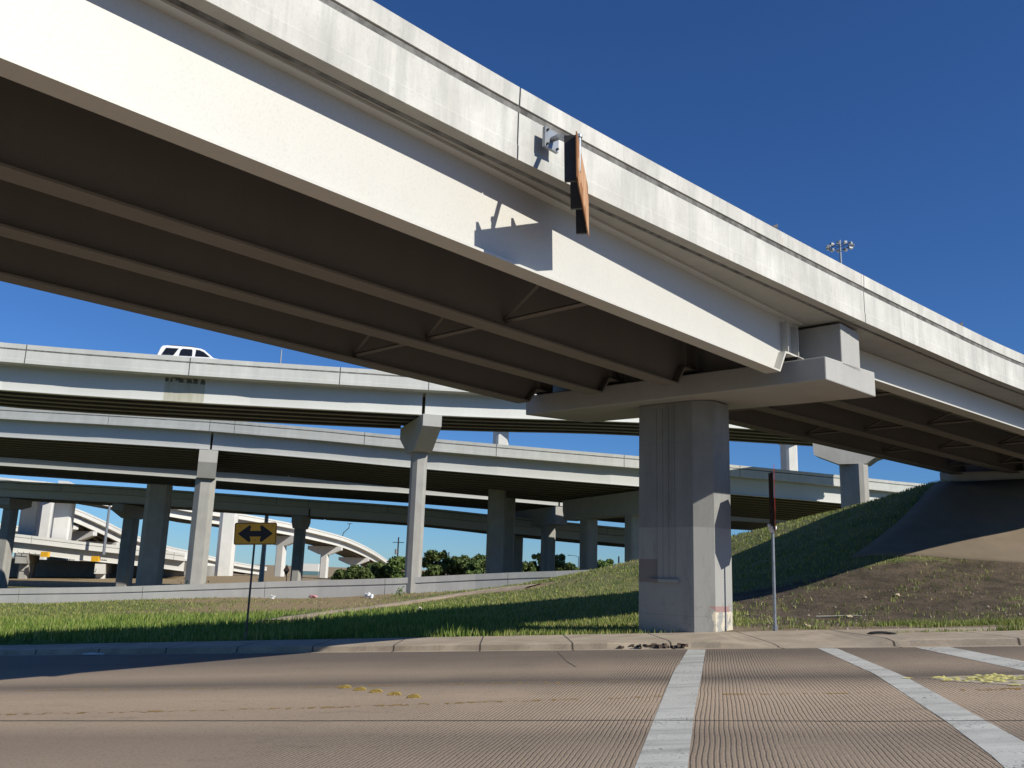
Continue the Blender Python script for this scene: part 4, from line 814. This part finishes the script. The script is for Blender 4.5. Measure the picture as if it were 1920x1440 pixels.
for x, y, Y, h, lab in ((390,1121,69,1.15,'bushy weed against the barrier wall left of the arrow sign'),(485,1119,69,1.1,'round weed against the barrier wall just right of the arrow sign post'),(108,1131,69,.9,'dark weed against the barrier wall at far left'),(340,1123,69,1.3,'tall wispy pale weed against the barrier wall'),
        (855,1108,66,.8,'small spiky weed against the barrier wall right of the tall pale pier'),(748,1118,66,.5,'low weed at the base of the tall pale pier')):
    weed(lab, x, y, Y, h, MF2 if 'pale' in lab else MF1)
# litter and stones
for x, y, Y, r_, lab in ((511,1123,65,.22,'white litter bag left of a red one by the barrier wall'),(521,1121,65,.26,'biggest white litter bag by the barrier wall'),(690,1120,64,.25,'round white litter ball left of the tall pale pier'),(697,1121,63.5,.18,'small white litter ball beside the bigger one near the tall pale pier')):
    c = onT(x, y, 40, 72); tag(M().add(*crumple(c+np.array([0, 0, r_*.5]), r_, int(x))).build('litter', MPL), lab, 'litter', 'white litter on the grass')
c = onT(586, 1122, 40, 72); tag(M().add(*crumple(c+np.array([0, 0, .12]), .22, 8, (1.6, 1, .7))).build('litter', plain('red white plastic', (.6, .3, .3), .6, var=.5, sc=8)), 'pinkish crumpled wrapper by the barrier wall', 'litter')
c = onT(787, 1149, 27, 60); tag(M().add(*crumple(c+np.array([0, 0, .15]), .16, 9)).build('litter', plain('cream paper', (.6, .55, .4), .7)), 'cream paper ball lying in the grass below the path', 'litter')
MRK = plain('pale stone', (.50, .40, .28), .9, var=.2, sc=10)
for x, y, r_, lab in ((1512,1178,.10,'pale stone lying just behind the sidewalk edge'),(1592,1159,.11,'pale stone lying at the foot of the bare bank'),(1682,1118,.09,'whitish stone lying halfway up the bare bank')):
    c = onT(x, y, 22, 60); tag(M().add(*crumple(c+np.array([0, 0, .05]), r_, int(x), (1.3, 1, .8))).build('stone', MRK, bevel=.01), lab, 'stone', 'pale stones on the bank')
mm = M(); rg_ = random.Random(5)
for k in range(900):
    x = rg_.uniform(5.5, 24); y = float(SB(x))+rg_.uniform(.1, 14)
    if dirtmask(np.array([x]), np.array([y]))[0] < .5: continue
    s_ = rg_.uniform(.012, .05)*(1 if rg_.random() < .93 else 1.8); e_ = az(rg_.uniform(0, 360)); f2 = np.array([-e_[1], e_[0], 0]); c = np.array([x, y, tz(x, y)+s_*.2])
    mm.add([c-e_*s_, c-f2*s_*.7, c+e_*s_*.8, c+f2*s_*.6, c+np.array([0, 0, s_*.9])+e_*s_*.15], [(0, 1, 4), (1, 2, 4), (2, 3, 4), (3, 0, 4)])
tag(mm.build('gravel', plain('bank gravel', (.30, .25, .19), .95, var=.5, sc=4)), 'small loose stones scattered over the bare brown bank', 'gravel', kind='stuff')
# a scrap of tyre on the sidewalk and thin border slab
c = gnd(1655, 1190, .16); mm = M(); mm.tube([c+az(100)*(k-4)*.09+np.array([0, 0, .05-.0028*(k-4)**2]) for k in range(9)], [.005]+[.035]*7+[.005], 6); tag(mm.build('rubber_scrap', MTY), 'black curved rubber scrap lying on the sidewalk', 'rubber scrap')
P_ = [onT(x, y, 22, 60)+np.array([0, 0, .05]) for x, y in ((1530,1158.5),(1560,1158),(1590,1157),(1616,1157.5))]; tag(M().tube(P_, .022, 4).build('edging_slab', MSl), 'low broken concrete edging at the foot of the bare bank', 'edging')
c = gnd(180, 1228); tag(M().add(*crumple(c+np.array([0, 0, .03]), .22, 21, (1.8, .6, .15))).build('litter', MPL), 'flat pale scrap lying in the shaded gutter at left', 'litter')
# ------------------------------------------------------------------ grass blades
def blades(X, Y, h, w_, lean):
    Z = Tz(X, Y); N = len(X); an = rng.random(N)*6.28; la = rng.random(N)*6.28; L_ = lean*rng.random(N)*h
    B1 = np.stack([X-np.cos(an)*w_, Y-np.sin(an)*w_, Z-.03], 1); B2 = np.stack([X+np.cos(an)*w_, Y+np.sin(an)*w_, Z-.03], 1); T_ = np.stack([X+np.cos(la)*L_, Y+np.sin(la)*L_, Z+h], 1); return np.stack([B1, B2, T_], 1)
def scatter(n, x0, x1, y0, y1):     # density falls with distance
    u = rng.random(n); Y = 1/(1/y0+(1/y1-1/y0)*u); X = x0+(x1-x0)*rng.random(n); return X, Y
X, Y = scatter(330000, -46, 34, 18, 72); k = (Y > SB(X)+.02) & (np.abs(X)/Y < .66); X, Y = X[k], Y[k]
D_ = dirtmask(X, Y); Lh = lushmask(X, Y); keep = rng.random(len(X)) > D_*(1.12+.3*nz(X, Y, .9, 1)); X, Y, D_, Lh = X[keep], Y[keep], D_[keep], Lh[keep]
pz = X*0+1; cz_ = seg_d(X, Y, _pp); keep = cz_ > 1.1+rng.random(len(cz_))*.4; X, Y, Lh = X[keep], Y[keep], Lh[keep]
def inpave(X, Y):     # under the slope paving
    P4 = [bl, tl, tr, br]; r = np.ones(X.shape, bool); cx = sum(p[0] for p in P4)/4; cy = sum(p[1] for p in P4)/4
    for a, b2 in zip(P4, P4[1:]+P4[:1]):
        ex_, ey_ = b2[0]-a[0], b2[1]-a[1]; s1 = ex_*(Y-a[1])-ey_*(X-a[0]); s2 = ex_*(cy-a[1])-ey_*(cx-a[0]); r &= s1*s2 > 0
    return r
_br = br; keep = ~inpave(X, Y); X, Y, Lh = X[keep], Y[keep], Lh[keep]
h = (.07+.09*rng.random(len(X)))*(1-Lh)+Lh*(.10+.22*rng.random(len(X)))*(1+.5*nz(X, Y, 1.3)+.35*nz(X, Y, .45, 3)); w_ = .012+.00045*Y
V = blades(X, Y, h, w_, .6)
# clumps on the right verge and in sidewalk cracks
for x, y, n_, r_, hh_ in ((1500,1178,260,.5,.13),(1700,1168,700,.6,.2),(1790,1168,700,.8,.17),(1860,1168,900,.9,.2),(1920,1167,900,.9,.2),(1692,1186,70,.25,.07),(1737,1185,60,.15,.08),(1785,1184,120,.3,.1),(1830,1183,80,.35,.06),(1895,1182,170,.25,.2)):
    c = gnd(x, y, .16); Xc = c[0]+rng.normal(size=n_)*r_; Yc = c[1]+rng.normal(size=n_)*r_*.25; b3 = blades(Xc, Yc, hh_*(.4+.8*rng.random(n_)), .014, .9); off = (gz(Xc, Yc)+.15-Tz(Xc, Yc))*(Yc < SB(Xc)+.1); b3[:, :, 2] += off[:, None]; V = np.concatenate([V, b3])
me = bpy.data.meshes.new('grass'); me.vertices.add(len(V)*3); me.vertices.foreach_set('co', V.reshape(-1)); me.loops.add(len(V)*3); me.loops.foreach_set('vertex_index', np.arange(len(V)*3)); me.polygons.add(len(V)); me.polygons.foreach_set('loop_start', np.arange(len(V))*3); me.update(calc_edges=True)
rv = me.attributes.new('rnd', 'FLOAT', 'FACE'); rv.data.foreach_set('value', rng.random(len(V)))
lu = me.attributes.new('lushf', 'FLOAT', 'FACE'); c3 = V.mean(1); lu.data.foreach_set('value', lushmask(c3[:, 0], c3[:, 1]))
m, n, b = newmat('grass blades'); a1 = node(n, 'ShaderNodeAttribute'); a1.attribute_name = 'rnd'; a2 = node(n, 'ShaderNodeAttribute'); a2.attribute_name = 'lushf'
cA = ramp(n, math_(n, 'ADD', math_(n, 'MULTIPLY', a1.outputs['Fac'], .6), math_(n, 'MULTIPLY', noise(n, .9, 4), .5)), [(.2, (.10, .155, .028)), (.5, (.22, .28, .055)), (.75, (.37, .36, .10)), (.95, (.52, .44, .19))])
cB = ramp(n, math_(n, 'ADD', math_(n, 'MULTIPLY', a1.outputs['Fac'], .6), math_(n, 'MULTIPLY', math_(n, 'SUBTRACT', noise(n, .45, 5), .25), 1.0)), [(.15, (.08, .14, .02)), (.45, (.17, .26, .035)), (.7, (.30, .37, .07)), (.9, (.44, .42, .15))])
c = mix(n, a2.outputs['Fac'], cA, cB); n.links.new(c, b.inputs['Base Color']); b.inputs['Roughness'].default_value = .6
tl2 = node(n, 'ShaderNodeBsdfTranslucent'); n.links.new(c, tl2.inputs[0]); mx = node(n, 'ShaderNodeMixShader'); mx.inputs[0].default_value = .3; n.links.new(b.outputs[0], mx.inputs[1]); n.links.new(tl2.outputs[0], mx.inputs[2]); n.links.new(mx.outputs[0], n.nodes['Material Output'].inputs[0])
me.materials.append(m); o = bpy.data.objects.new('grass', me); scene.collection.objects.link(o); tag(o, 'green and straw coloured grass on the verge and bank', 'grass', kind='stuff')
